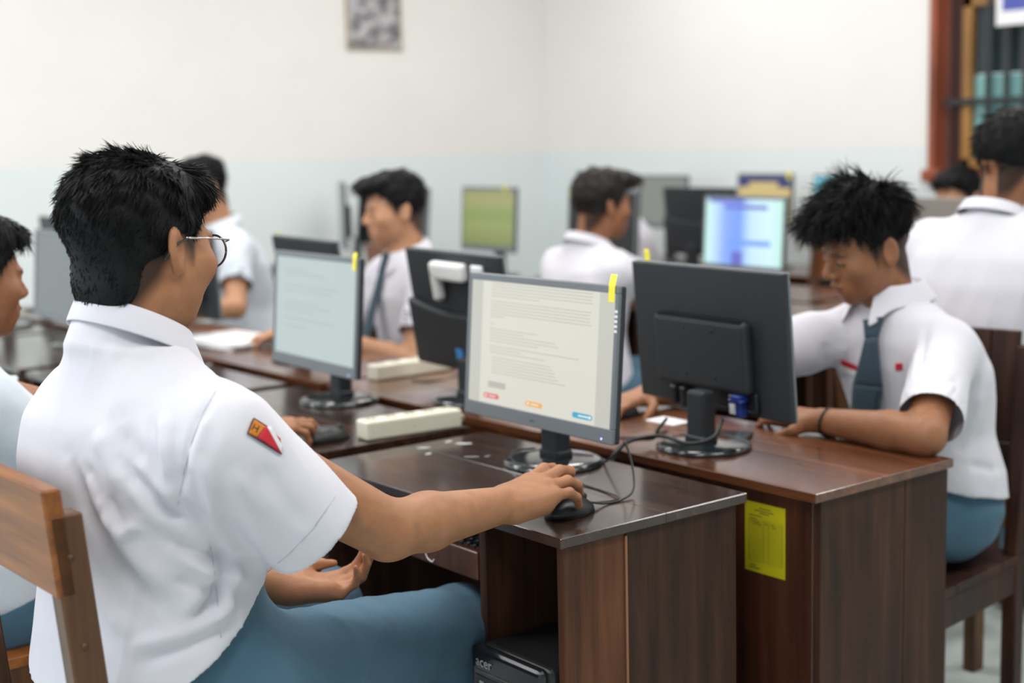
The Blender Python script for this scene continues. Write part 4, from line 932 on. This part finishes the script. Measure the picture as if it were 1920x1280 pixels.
def seated(label, pel, nb, psi, ho, hy, hp, hr=0.0, skin_m=None, arms=None, lat=1.0, dep=1.0, belly=0.0, bow=.02, res=.007, fine=(), shirt_m=None, face=None, hair_kw=None, knees=None,
           sleeve=.66, hand_res=None, shirt_res=None, creas=(), folds=.0035, group=None, tie=False, seed=1, arm_r=1.0, neck_r=.054, shirt_grow=.014, colk=None, sleeve_r=1.0, thigh_r=1.0, hs=1.0, hem=None, hips_at=None):
    face = face or {}; pel, nb, ho = V3(*pel), V3(*nb), V3(*ho); Rm = head_axes(hy, hp, hr); f = V3(math.cos(psi), math.sin(psi), 0); lft = V3(-math.sin(psi), math.cos(psi), 0)
    rows = torso_rows(pel, nb, psi, lat, dep, belly, bow); fx, fy, fz = fine if fine else ((), (), ())
    # joints
    sh, el, wr = {}, {}, {}
    for sd, A in arms.items():
        sg = 1 if sd == 'L' else -1
        sh[sd] = V3(*A['s']) if 's' in A else nb+lft*sg*.165*lat+V3(0, 0, -.065)-f*.005+f*A.get('fwd', 0)
        wr[sd] = V3(*A['w']); el[sd] = V3(*A['e']) if 'e' in A else ik(sh[sd], wr[sd], .29, .255, A.get('pole', lft*sg*.6+V3(0, 0, -1)))
    hipc = pel+V3(0, 0, -.01); hips = {sd: hipc+lft*sg*.088 for sd, sg in (('L', 1), ('R', -1))}
    if hips_at: hips = {k: V3(*v) for k, v in hips_at.items()}
    kn = {sd: (V3(*knees[sd]) if knees and sd in knees else hips[sd]+f*.43+lft*sg*.03+V3(0, 0, .01)) for sd, sg in (('L', 1), ('R', -1))}
    ank = {sd: V3(*(kn[sd][:2]-f[:2]*.02), .085) for sd in kn}
    # ---- skin: one continuous body
    pts = [ho+V3(.12, .12, .14), ho-V3(.12, .12, .14), pel-V3(.16, .16, .0), pel+V3(.16, .16, 0)]+[w_+d for w_ in wr.values() for d in (V3(.2, .2, .06), -V3(.2, .2, .06))]+[e+d for e in list(el.values())+list(sh.values()) for d in (V3(.07, .07, .07), -V3(.07, .07, .07))]+[k+d for k in list(kn.values())+list(ank.values()) for d in (V3(.08, .08, .08), -V3(.08, .08, .085))]
    lo, hi = np.min(pts, 0), np.max(pts, 0); F = Field(axis(lo[0], hi[0], res, fx), axis(lo[1], hi[1], res, fy), axis(lo[2], hi[2], res, fz))
    F.loft(inflate(rows, -.008), psi, .02)
    hb = ho+Rm @ V3(0, -.030, -.050); F.cone(nb+V3(0, 0, -.02), hb, neck_r*1.06, neck_r, .03); F.cone(nb+V3(0, 0, .0), ho+Rm @ V3(0, .02, -.075), neck_r*.8, .030, .03)
    head(F, ho, Rm, face, .012, hs)
    for sd in arms:
        sg = 1 if sd == 'L' else -1; r = arm_r
        F.cone(nb+lft*sg*.05+V3(0, 0, -.045), sh[sd], .05, .052*r, .03); F.cone(sh[sd], el[sd], .050*r, .041*r, .025)
        mid = el[sd]+(wr[sd]-el[sd])*.32; F.cone(el[sd], mid, .040*r, .0405*r, .015); F.cone(mid, wr[sd], .0405*r, .0275*r, .015, arms[sd].get('flat'))
        A = arms[sd]
        if A.get('hand', True): hand(F, wr[sd], A.get('fwd_dir', wr[sd]-el[sd]), A.get('palm', (0, 0, -1)), A.get('thumb', -sg*lft), A.get('curls', ((.2, .35, .25),)*4), A.get('th', (.5, .55, .3)), A.get('hs', 1.0), A.get('spread', .05), r=A.get('fr', 1.0))
    for sd in kn: F.cone(hips[sd], kn[sd], .068, .052, .02); F.cone(kn[sd], ank[sd], .050, .034, .02)
    V, Q = F.mesh(); V = relax(V, Q, 1, .35)
    loc = (V-ho) @ Rm/hs; tint = np.ones((len(V), 3))     # real colour of lips, brows and the clipped sides of the hair
    if len(loc):
        x, y, z = np.abs(loc[:, 0]), loc[:, 1], loc[:, 2]; inh = (z > -.13) & (z < .13) & (np.abs(y) < .14) & (x < .11)
        lip = inh*np.exp(-((z+.0648)/.0085)**2)*np.clip((.0235-x)/.006, 0, 1)*np.clip((y-.088)/.004, 0, 1)
        brow = inh*np.exp(-((z-.0165-.06*np.clip(x-.02, 0, 1)+1.2*np.maximum(x-.035, 0)**1.2)/.0042)**2)*np.clip((x-.009)/.006, 0, 1)*np.clip((.052-x)/.006, 0, 1)*(y > .055)
        lid = inh*np.exp(-((z+.0085)/.0022)**2)*np.clip((.017-np.abs(x-.0315))/.004, 0, 1)*(y > .07)
        fade = inh*np.clip((z-hair_line(y)+face.get('fade', .022)+.006)/.034, 0, 1)*(y < .05)*(x > .02)*(x < .0775)
        stub = inh*face.get('stub', 0)*np.exp(-((z+.050)/.005)**2)*(x < .02)*(y > .085)
        for w_, c in ((lip, face.get('lips', (.62, .42, .42))), (brow, (.16, .15, .15)), (lid, (.22, .2, .2)), (fade*.93, (.06, .06, .07)), (stub, (.55, .55, .55))): tint = tint*(1-w_[:, None]*(1-np.array(c)))
    base = V3(pel[0], pel[1], 0)
    body = np_mesh('person', V, Q, skin_m, None, base, True, None, tint, loc=tuple(base)); tag(body, label, 'person', group)
    # ---- shirt
    hres = shirt_res or res; g = shirt_grow; zlo = pel[2]-.005
    pts = [r_[:3] for r_ in []]; P_ = [V3(r_[1], r_[2], r_[0]) for r_ in rows]; ends = {}
    for sd in arms: ends[sd] = sh[sd]+(el[sd]-sh[sd])*sleeve if 'sl_end' not in arms[sd] else V3(*arms[sd]['sl_end'])
    pts = [p+d for p in P_ for d in (V3(.24, .24, .03), -V3(.24, .24, .03))]+[e+d for e in list(ends.values())+list(sh.values()) for d in (V3(.11, .11, .11), -V3(.11, .11, .11))]
    lo, hi = np.min(pts, 0), np.max(pts, 0); lo[2] = zlo-.03; hi[2] += .09; G = Field(axis(lo[0], hi[0], hres), axis(lo[1], hi[1], hres), axis(lo[2], hi[2], hres))
    sr = [list(r_) for r_ in inflate(rows, g)]
    for r_ in sr:
        t = (r_[0]-pel[2])/(nb[2]-pel[2]); puff = .022*math.exp(-((t-.16)/.12)**2)
        for i in (3, 4, 5): r_[i] += puff
    sr[0][0] = zlo; sr[-1][0] += .018
    G.loft(sr, psi, .02)
    for sd in arms:
        sg = 1 if sd == 'L' else -1; q = sleeve_r; e = ends[sd]; dn = unit(e-sh[sd])
        G.cone(nb+lft*sg*.045+V3(0, 0, -.030), sh[sd]+V3(0, 0, -.004), .050, .064*q, .045)
        def slv(x, y, z, a=sh[sd], e=e, dn=dn, q=q):
            d = f_cone(x, y, z, a, e+dn*.06, .066*q, .070*q); d = smax(d, (x-e[0])*dn[0]+(y-e[1])*dn[1]+(z-e[2])*dn[2], .005)
            return np.maximum(d, -f_cone(x, y, z, e-dn*.05, e+dn*.03, .061*q, .064*q)).astype(np.float32)
        G.add(slv, np.minimum(sh[sd], e)-.1, np.maximum(sh[sd], e)+.1, .03)
    ck = dict(rl=neck_r+.013, rf=neck_r+.012, rb=neck_r+.012, tilt=.34, stand=.032, leaf=.036, at=V3(0, 0, .042)); ck.update(colk or {}); off = ck.pop('at')
    G.cone(nb-f*.012+V3(0, 0, -.045), nb-f*(.012+ck['tilt']*.03)+off+V3(0, 0, -.040), .082, neck_r+.004, .035)
    if hem:   # the hem rises towards the lap
        X_, Y_, Z_ = G.x[:, None, None], G.y[None, :, None], G.z[None, None, :]; G.f = np.maximum(G.f, hem[0]+hem[1]*np.clip((X_-pel[0])*f[0]+(Y_-pel[1])*f[1], -.3, .17)-Z_).astype(np.float32)
    SV, SQ = G.mesh(); SV = relax(SV, SQ, 2, .5)
    if folds: SV = soft_folds(SV, SQ, folds, seed)
    if creas: SV = creases(SV, SQ, creas); SV = relax(SV, SQ, 1, .3)
    shirt = np_mesh('shirt', SV, SQ, shirt_m or M_SHIRT, body, base)
    # ---- trousers and shoes
    pts = [v+d for v in list(hips.values())+list(kn.values())+list(ank.values()) for d in (V3(.15, .15, .12), -V3(.15, .15, .03))]+[pel+V3(.25, .25, .26), pel-V3(.25, .25, .1)]
    lo, hi = np.min(pts, 0), np.max(pts, 0); hi[2] += .06; tr_res = max(res, .006); T = Field(axis(lo[0], hi[0], tr_res), axis(lo[1], hi[1], tr_res), axis(lo[2], hi[2], tr_res))
    T.ell(pel+V3(0, 0, .045), (.165*max(lat, 1), .165*max(lat, 1), .105), None, .03); T.loft([r_ for r_ in inflate(rows, .004) if r_[0] < pel[2]+(.30 if hem else .16)], psi, .03); q = thigh_r
    for sd in kn: T.cone(hips[sd], kn[sd], .092*q, .071*q, .05); T.cone(kn[sd], ank[sd], .069*q, .060, .02)
    TV, TQ = T.mesh(); TV = soft_folds(relax(TV, TQ, 2, .5), TQ, .004, seed+7, 11, (1, 1, 1)); trousers = np_mesh('trousers', TV, TQ, M_TROUS, body, base)
    for sd in kn:
        S_ = Field(axis(-.15, .17, .007), axis(-.06, .06, .007), axis(-.005, .10, .007)); S_.ell(V3(.02, 0, .035), (.13, .045, .040), None, .02); S_.ell(V3(-.05, 0, .05), (.055, .040, .045), None, .02); S_.f = np.maximum(S_.f, .002-S_.z[None, None, :]); s_v, s_q = S_.mesh()
        c_, s__ = math.cos(psi), math.sin(psi); s_v = s_v @ np.array([[c_, s__, 0], [-s__, c_, 0], [0, 0, 1]])+V3(ank[sd][0], ank[sd][1], 0); np_mesh('shoe', s_v, s_q, M_SHOE, body, base)
    # ---- hair, collar
    hk = dict(puffs=[((0, -.008, .034), (.082, .103, .092)), ((0, .03, .075), (.066, .075, .045))], m=M_HAIR, count=1500, flow=lambda P: np.stack([P[:, 0]*2, -.2+P[:, 1]*2, -.4-P[:, 2]*1.0], 1), length=lambda P: .018+.02*np.clip(P[:, 2]/.1, 0, 1), lift=lambda P: .25+0*P[:, 0], seed=seed); hk.update(hair_kw or {}); hair(body, ho, Rm, s=hs, **hk)
    collar(body, nb+off-f*.002, psi, m=shirt_m or M_SHIRT, **ck)
    if tie:
        c0 = nb+f*(.068)+V3(0, 0, .0); b = BM(); ol = [(-.016, .02), (.016, .02), (.013, -.015), (.030, -.30), (0, -.335), (-.030, -.30), (-.013, -.015)]
        tl = math.atan2((pel[0]-nb[0])*f[0]+(pel[1]-nb[1])*f[1]+.06, nb[2]-pel[2]); Mt = Matrix.Translation(c0-base) @ rotz(psi) @ Matrix.Rotation(-.30, 4, 'Y') @ Matrix(((0, 0, 1, 0), (1, 0, 0, 0), (0, 1, 0, 0), (0, 0, 0, 1))); b.slab(ol, 0, .012, Mt, .003); b.obj('tie', M_TIE, body)
    return dict(body=body, base=base, shirt=(SV, SQ), sh=sh, el=el, wr=wr, Rm=Rm, ho=ho, ends=ends, kn=kn, V=V, Q=Q)
MOUSE_CURL = ((.10, .55, .35), (.15, .60, .40), (.25, .75, .45), (.35, .85, .5))
M_EYEB = None
# the boy with glasses at the scuffed desk
flow_back = lambda P: np.stack([P[:, 0]*1.5, -.55+P[:, 1]*1.0+.9*(P[:, 1] > .02), -.75*(P[:, 2] < .10)-.15], 1)
hx = dict(puffs=[((0, -.014, .028), (.079, .103, .088)), ((0, -.052, .036), (.073, .064, .072)), ((0, .012, .072), (.066, .088, .038)), ((0, .060, .072), (.056, .036, .030)), ((0, -.062, -.050), (.058, .032, .06))], m=M_HAIR, count=15000, h=.0036,
          flow=flow_back, length=lambda P: .007+.022*np.clip((P[:, 2]+.01)/.09, 0, 1), lift=lambda P: .12+.35*np.clip((P[:, 2]-.07)/.05, 0, 1), seed=5, wild=.24, rad=.0008)
A = seated('boy with glasses in white shirt, hand on the mouse at the scuffed desk', (.835, 1.935, .515), (.832, 1.945, 1.085), .20, (.860, 1.950, 1.250), .33, .12, 0.0, M_SKIN1,
    arms={'R': dict(s=(.868, 1.752, .985), e=(1.118, 1.724, .818), w=(1.384, 1.787, .797), fwd_dir=(.20, .046, .012), palm=(.04, .22, -1), thumb=(0, 1, 0), curls=((-.14, .42, .40), (-.08, .38, .44), (.04, .46, .50), (.10, .50, .50)), th=(.75, .35, .25), sl_end=(1.005, 1.742, .838), hs=1.2, fr=1.06, spread=.08),
          'L': dict(s=(.84, 2.13, .985), e=(.95, 2.19, .72), w=(1.135, 2.06, .645), fwd_dir=(.17, -.03, -.02), palm=(.1, -.35, 1), thumb=(.3, 1, .3), curls=((.5, .7, .4), (.55, .8, .5), (.6, .85, .5), (.65, .9, .5)), th=(.5, .3, -.1), sl_end=(.89, 2.15, .85))},
    lat=1.10, dep=1.13, belly=.04, bow=.010, res=.007, fine=(((.70, .99, .0026), (1.33, 1.64, .0026)), ((1.72, 2.06, .0026),), ((.735, .84, .0024), (1.09, 1.385, .0028))), face=dict(fat=.012), hair_kw=hx, knees={'R': (1.47, 2.035, .51), 'L': (1.34, 2.31, .51)}, hs=1.06, hem=(.70, .62), hips_at={'R': (.93, 1.845, .598), 'L': (.92, 2.04, .57)},
    shirt_res=.0044, folds=.0030, seed=3, arm_r=1.08, neck_r=.064, sleeve_r=1.22, thigh_r=1.10, shirt_grow=.012,
    colk=dict(tilt=.46, stand=.045, leaf=.044, flare=.020, at=V3(0, 0, .068), rl=.070, rf=.088, rb=.062, point=.022),
    creas=[([(228, 862), (268, 908), (315, 955), (372, 984)], .0075, -.013), ([(245, 858), (290, 905), (340, 945)], .014, .009), ([(236, 900), (285, 962), (330, 995)], .014, .007),
           ([(128, 850), (160, 945), (222, 1050), (322, 1150)], .013, -.014), ([(160, 880), (200, 970), (262, 1060), (330, 1120)], .018, .010), ([(196, 955), (232, 1000), (258, 985), (266, 950)], .010, .010), ([(205, 925), (222, 975), (240, 985)], .008, -.006),
           ([(389, 1000), (424, 1055), (405, 1120), (352, 1174)], .009, -.012), ([(405, 1010), (440, 1060), (425, 1130), (395, 1180)], .013, .010), ([(360, 1020), (385, 1070), (362, 1130), (320, 1165)], .012, .007), ([(404, 735), (372, 790), (350, 850), (334, 945)], .006, -.007), ([(385, 770), (366, 830), (352, 900)], .010, .005),
           ([(368, 845), (392, 915), (400, 1000)], .012, .008), ([(352, 870), (372, 940), (396, 1000)], .008, -.006), ([(340, 935), (366, 962), (392, 985)], .008, -.010), ([(300, 770), (308, 850), (318, 915)], .012, .008), ([(282, 770), (292, 850), (305, 925)], .010, -.006), ([(322, 780), (330, 860), (336, 920)], .010, -.006),
           ([(226, 790), (262, 870), (300, 930)], .014, -.007), ([(180, 800), (212, 880), (236, 930)], .016, .007), ([(150, 860), (176, 900), (196, 950)], .010, -.006), ([(110, 1000), (175, 1110), (255, 1205)], .016, .010), ([(90, 1020), (150, 1130), (215, 1230)], .014, -.008), ([(300, 1005), (385, 1042), (470, 1052)], .010, -.010), ([(330, 1040), (400, 1075), (480, 1085)], .011, .008), ([(310, 1085), (370, 1100), (460, 1110)], .009, -.006),
           ([(250, 640), (320, 690), (400, 720)], .02, .003), ([(200, 640), (230, 720), (240, 790)], .02, .004), ([(430, 870), (470, 960), (500, 1050)], .016, .005), ([(480, 860), (530, 930), (580, 1000)], .016, -.004), ([(415, 960), (450, 1010), (500, 1060)], .010, -.006), ([(230, 1215), (330, 1190), (450, 1135)], .012, .008), ([(260, 1245), (350, 1215), (440, 1170)], .008, -.006)])
Ab = bvh_of(*A['shirt'])
M_BADGE = [mat('badge_orange', (.62, .20, .015), .8), mat('badge_red', (.55, .015, .03), .8), mat('badge_white', (.75, .74, .78), .8), mat('badge_dark', (.03, .012, .03), .8)]
def line(p, q, w): d = V3(q[0]-p[0], q[1]-p[1], 0); n_ = unit(V3(-d[1], d[0], 0))*w/2; return (tuple((V3(*p, 0)+n_)[:2]), tuple((V3(*q, 0)+n_)[:2]), tuple((V3(*q, 0)-n_)[:2]), tuple((V3(*p, 0)-n_)[:2]))
decal('sleeve_badge', Ab, [(((463, 812), (474, 785), (498, 800), (481, 821)), 0), (((480, 820), (496, 800), (523, 822), (526, 851)), 1), (((498, 801), (504, 800), (528, 838), (526, 851)), 2)] +
      [(line(p, q, 2.2), 3) for p, q in (((463, 812), (474, 785)), ((463, 812), (526, 851)), ((480, 820), (494, 802)), ((474, 785), (498, 800)), ((470, 806), (476, 795)), ((478, 811), (484, 799)), ((474, 801), (482, 806)), ((494, 826), (500, 812)), ((503, 818), (512, 838)), ((496, 818), (508, 826)))], M_BADGE, A['body'], label='orange and red sleeve badge')
def seams(bv, P, lines, w=1.3):
    for L_ in lines: decal('seam', bv, [(line(p, q, w), 0) for p, q in zip(L_, L_[1:])], [M_SEAM], P['body'], off=.0014, div=2, thick=.0006)
seams(Ab, A, [[(394, 1022), (402, 1075), (408, 1130), (414, 1196)], [(404, 735), (380, 775), (360, 830), (344, 890), (334, 945)], [(628, 930), (590, 985), (545, 1035), (500, 1072)]])
# spectacles: part of the wearer
def specs(P, ho, Rm, s=1.0):
    T = lambda x, y, z: tuple((V3(x, y, z)*s) @ Rm.T+ho-P['base']); rim = mat('dark_rim', (.05, .035, .03), .3); wire = mat('steel_wire', (.55, .53, .52), .25, .5, 1.0); g = mat('lens_glass', (1, 1, 1), .03, .5, trans=1.0)
    b = BM(); lens = []
    for sd in (-1, 1):
        c = [(sd*.034+.0245*math.cos(a)*1.04, .1065-.06*abs(sd*.034+.0245*math.cos(a))**1.0-.002, -.006+.0225*math.sin(a)) for a in np.linspace(0, 2*PI, 33)]
        b.tube([T(*p) for p in c], .0016*s, 6); lens.append([T(*p) for p in c[:-1]])
    b.tube([T(-.010, .106, .004), T(0, .108, .007), T(.010, .106, .004)], .0014*s, 6); b.tube([T(-.008, .112, -.008), T(-.006, .108, -.014)], .002, 6); b.tube([T(.008, .112, -.008), T(.006, .108, -.014)], .002, 6)
    fr = b.obj('spectacle_frame', rim, P['body'])
    b = BM()
    for sd in (-1, 1): b.tube([T(sd*.059, .1005, .008), T(sd*.073, .092, .010), T(sd*.0815, .05, .010), T(sd*.0835, .0, .008)], .0013*s, 6)
    b.obj('spectacle_temple', wire, P['body'])
    b = BM()
    for sd in (-1, 1): b.tube([T(sd*.0835, .004, .008), T(sd*.0835, -.014, .000), T(sd*.083, -.028, -.014), T(sd*.082, -.036, -.024)], .0019*s, 6)
    o = b.obj('temple_tip', M_BLACK, P['body'])
    for c in lens:
        b = BM(); ctr = Vector(np.mean(c, 0)); t = bmesh.new(); vs = [t.verts.new(p) for p in c]; nn = Vector(Rm[:, 1])*.0012; vb = [t.verts.new(Vector(p)-nn) for p in c]; t.faces.new(vs); t.faces.new(vb[::-1])
        for i in range(len(c)): t.faces.new((vs[i], vb[i], vb[(i+1) % len(c)], vs[(i+1) % len(c)]))
        b._merge(t); b.obj('lens', g, P['body'])
specs(A, A['ho'], A['Rm'], 1.06)
def eyes(P, ho, Rm, s=1.0, gaze=-.3):
    T = lambda x, y, z: (V3(x, y, z)*s) @ Rm.T+ho-P['base']
    for sd in (-1, 1):
        c = T(sd*.0315, .0795, -.0050); b = BM(); b.sphere(c, .0125*s, 3); e = b.obj('eyeball', M_EYEW, P['body'])
        d = Rm @ unit(V3(0, math.cos(gaze), math.sin(gaze))); b = BM(); b.sphere(c+d*.0072*s, .0062*s, 2); b.obj('iris', M_IRIS, e)
        b = BM(); b.tube([T(sd*.0315+dx, .0935-14*dx*dx, -.0085+.004*(1-(dx/.015)**2)) for dx in np.linspace(-.014, .015, 9)], [.0006, .0011, .0013, .0013, .0013, .0013, .0012, .0011, .0007], 6); b.obj('eyelash', M_LASH, P['body'])
# the boy with the tousled fringe
flow_fr = lambda P: np.stack([P[:, 0]*3, .5+P[:, 1]*4, -.35-1.5*(P[:, 2] < .06)], 1)
hr_ = dict(puffs=[((0, -.006, .036), (.079, .100, .088)), ((0, .012, .094), (.074, .088, .056)), ((0, .062, .082), (.064, .056, .040)), ((0, -.03, .058), (.080, .080, .07))], m=M_HAIR, count=6500, h=.0042, flow=flow_fr,
           length=lambda P: .010+.050*np.clip((P[:, 2]-.01)/.08, 0, 1), lift=lambda P: .12+.55*np.clip((P[:, 2]-.06)/.05, 0, 1), seed=11, wild=.50, rad=.0011, droop=.5)
R_ = seated('boy with tousled fringe and grey tie, arms resting on the reddish desk', (2.76, 1.955, .505), (2.668, 1.985, .990), PI-.25, (2.600, 2.005, 1.135), PI-.42, .34, .06, M_SKIN2,
    arms={'L': dict(s=(2.645, 1.825, .915), e=(2.385, 1.690, .778), w=(2.385, 1.955, .772), fwd_dir=(.0, .2, .0), palm=(.2, 0, -1), thumb=(-1, 0, .3), hs=.98, sl_end=(2.435, 1.712, .800)),
          'R': dict(s=(2.575, 2.150, .905), e=(2.46, 2.385, .785), w=(2.335, 2.44, .775), fwd_dir=(-.2, -.03, -.01), palm=(0, 0, -1), thumb=(0, -1, 0), curls=MOUSE_CURL, sl_end=(2.505, 2.30, .835))},
    lat=1.06, dep=1.10, bow=.035, res=.007, fine=(((2.46, 2.73, .0024),), ((1.88, 2.14, .0024),), ((.98, 1.26, .0024),)), face=dict(lips=(.60, .40, .40), stub=.35, fade=.032), hair_kw=hr_, knees={'L': (2.37, 1.925, .52), 'R': (2.34, 2.19, .52)}, hem=(.575, .2), hs=1.0,
    shirt_res=.0048, folds=.0026, seed=8, neck_r=.053, sleeve_r=1.0, arm_r=1.0, colk=dict(tilt=.10, at=V3(0, 0, .060), rl=.064, rf=.074, rb=.062, leaf=.046, point=.040, flare=.034, stand=.04, open_=.42), sleeve=.7,
    creas=[([(1740, 600), (1725, 680), (1700, 750)], .010, -.006), ([(1722, 640), (1712, 720), (1695, 770)], .010, .005), ([(1800, 700), (1760, 760), (1700, 770)], .010, -.004), ([(1550, 640), (1545, 700), (1560, 760)], .012, -.005), ([(1800, 850), (1830, 780), (1840, 720)], .014, .005), ([(1810, 870), (1860, 880), (1900, 870)], .012, -.005), ([(1580, 640), (1575, 700), (1585, 770)], .012, .005)])
eyes(R_, R_['ho'], R_['Rm'], 1.0, -.45)
Rb = bvh_of(*R_['shirt'])
decal('name_tag', Rb, [(((1577, 672), (1620, 690), (1620, 700), (1577, 682)), 1), (((1575, 682), (1618, 699), (1618, 712), (1574, 693)), 0)]+[(line((1580+k*7, 689+k*2.8), (1584+k*7, 691+k*2.8), 5), 2) for k in range(5)], [M_WHITEP, M_BADGE[1], M_BADGE[3]], R_['body'], label='red and white name tag')
decal('name_tag', Rb, [(((1680, 681), (1693, 680), (1693, 693), (1680, 694)), 0)], [M_BADGE[1]], R_['body'], label='red chest tag')
TP = [((1630, 602), (1662, 596), (1652, 632), (1634, 634))], [((1634, 634), (1652, 632), (1660, 720), (1612, 716)), ((1612, 716), (1660, 720), (1652, 778), (1607, 776))]
tiem = decal('tie', Rb, [(q, 0) for q in TP[0]+TP[1]], [M_TIE], R_['body'], off=.011, div=8, thick=.009)
b = BM(); w0 = R_['wr']['L']-R_['base']; b.tube([tuple(w0+V3(.033*math.cos(a), -.022+.002*math.sin(2*a), .031*math.sin(a))) for a in np.linspace(0, 2*PI, 25)], .0028, 6); o = b.obj('bracelet', M_BLACK, R_['body']); o['label'] = 'thin black wristband'
# the other boys
EASY = dict(count=1400)
P1_ = seated('boy with short black hair, cut off by the picture edge, mouse in hand', (.850, 2.809, .50), (.830, 2.809, 1.000), 0.05, (.883, 2.814, 1.150), .08, .12, 0, M_SKIN2,
    arms={'R': dict(w=(1.405, 2.685, .785), fwd_dir=(.2, -.01, .0), palm=(.05, .1, -1), thumb=(0, 1, 0), curls=MOUSE_CURL, hs=1.04, fr=1.05, sl_end=(.99, 2.62, .80)), 'L': dict(w=(1.33, 2.95, .775), fwd_dir=(.2, -.05, 0))}, res=.0065, fine=(((1.38, 1.62, .003),), ((2.60, 2.76, .003),), ((.73, .83, .003),)), shirt_m=M_SHIRTB, folds=.004, seed=21, hair_kw=dict(count=2500, seed=22))

decal('sleeve_badge', bvh_of(*P1_['shirt']), [(((36, 716), (44, 703), (60, 708), (58, 738)), 0), (((50, 722), (60, 712), (74, 730), (70, 748)), 1)], M_BADGE, P1_['body'], label='orange and red sleeve badge')
P2 = seated('boy in white shirt and grey tie gazing at his screen in the second row', (2.70, 3.93, .50), (2.665, 3.945, 1.010), PI-.15, (2.640, 3.955, 1.175), PI-.30, .12, 0, M_SKIN3,
    arms={'L': dict(w=(2.35, 3.88, .775), fwd_dir=(-.1, .15, 0)), 'R': dict(w=(2.34, 4.14, .775), fwd_dir=(-.2, 0, 0))}, seed=31, tie=True, folds=.004, hair_kw=dict(puffs=[((0, -.008, .036), (.083, .103, .092)), ((0, .045, .085), (.066, .082, .036)), ((0, .095, .078), (.05, .03, .016))], seed=32, count=1200))
P3 = seated('tall boy in white leaning over papers, second row by the wall', (2.78, 5.26, .52), (2.66, 5.27, 1.065), PI-.1, (2.600, 5.28, 1.235), PI-.10, .30, 0, M_SKIN3,
    arms={'L': dict(w=(2.30, 4.90, .785), fwd_dir=(-.1, .1, 0)), 'R': dict(w=(2.36, 5.42, .785), fwd_dir=(-.1, .1, 0))}, seed=41, folds=.004, dep=1.1, shirt_m=M_SHIRTB)
P4 = seated('boy with brown-black swept hair facing away in the third row', (3.32, 3.78, .50), (3.335, 3.775, 1.005), -.05, (3.375, 3.745, 1.160), -.20, .08, 0, M_SKIN2,
    arms={'R': dict(w=(3.85, 3.62, .775), fwd_dir=(.2, 0, 0)), 'L': dict(w=(3.84, 3.88, .775), fwd_dir=(.2, 0, 0))}, seed=51, folds=.004, hair_kw=dict(puffs=[((0, -.012, .036), (.084, .108, .092)), ((0, .045, .088), (.070, .088, .036)), ((0, .10, .088), (.05, .035, .018))], m=M_HAIRB, seed=52))
P5 = seated('big boy in white shirt seen from the back at the picture edge', (3.28, 2.14, .54), (3.29, 2.13, 1.150), .05, (3.330, 2.105, 1.310), -.12, .05, 0, M_SKIN2,
    arms={'R': dict(w=(3.86, 2.02, .79), fwd_dir=(.2, 0, 0)), 'L': dict(w=(3.86, 2.28, .79), fwd_dir=(.2, 0, 0))}, seed=61, lat=1.12, dep=1.1, folds=.0035, hs=1.02, shirt_res=.006)
P6 = seated('boy hidden behind the tan grey monitor, only hair and brow showing', (5.03, 3.36, .50), (4.97, 3.36, .960), PI, (4.93, 3.355, 1.125), PI-.15, .25, 0, M_SKIN3,
    arms={'L': dict(w=(4.60, 3.28, .775), fwd_dir=(-.2, 0, 0)), 'R': dict(w=(4.60, 3.46, .775), fwd_dir=(-.2, 0, 0))}, seed=71)
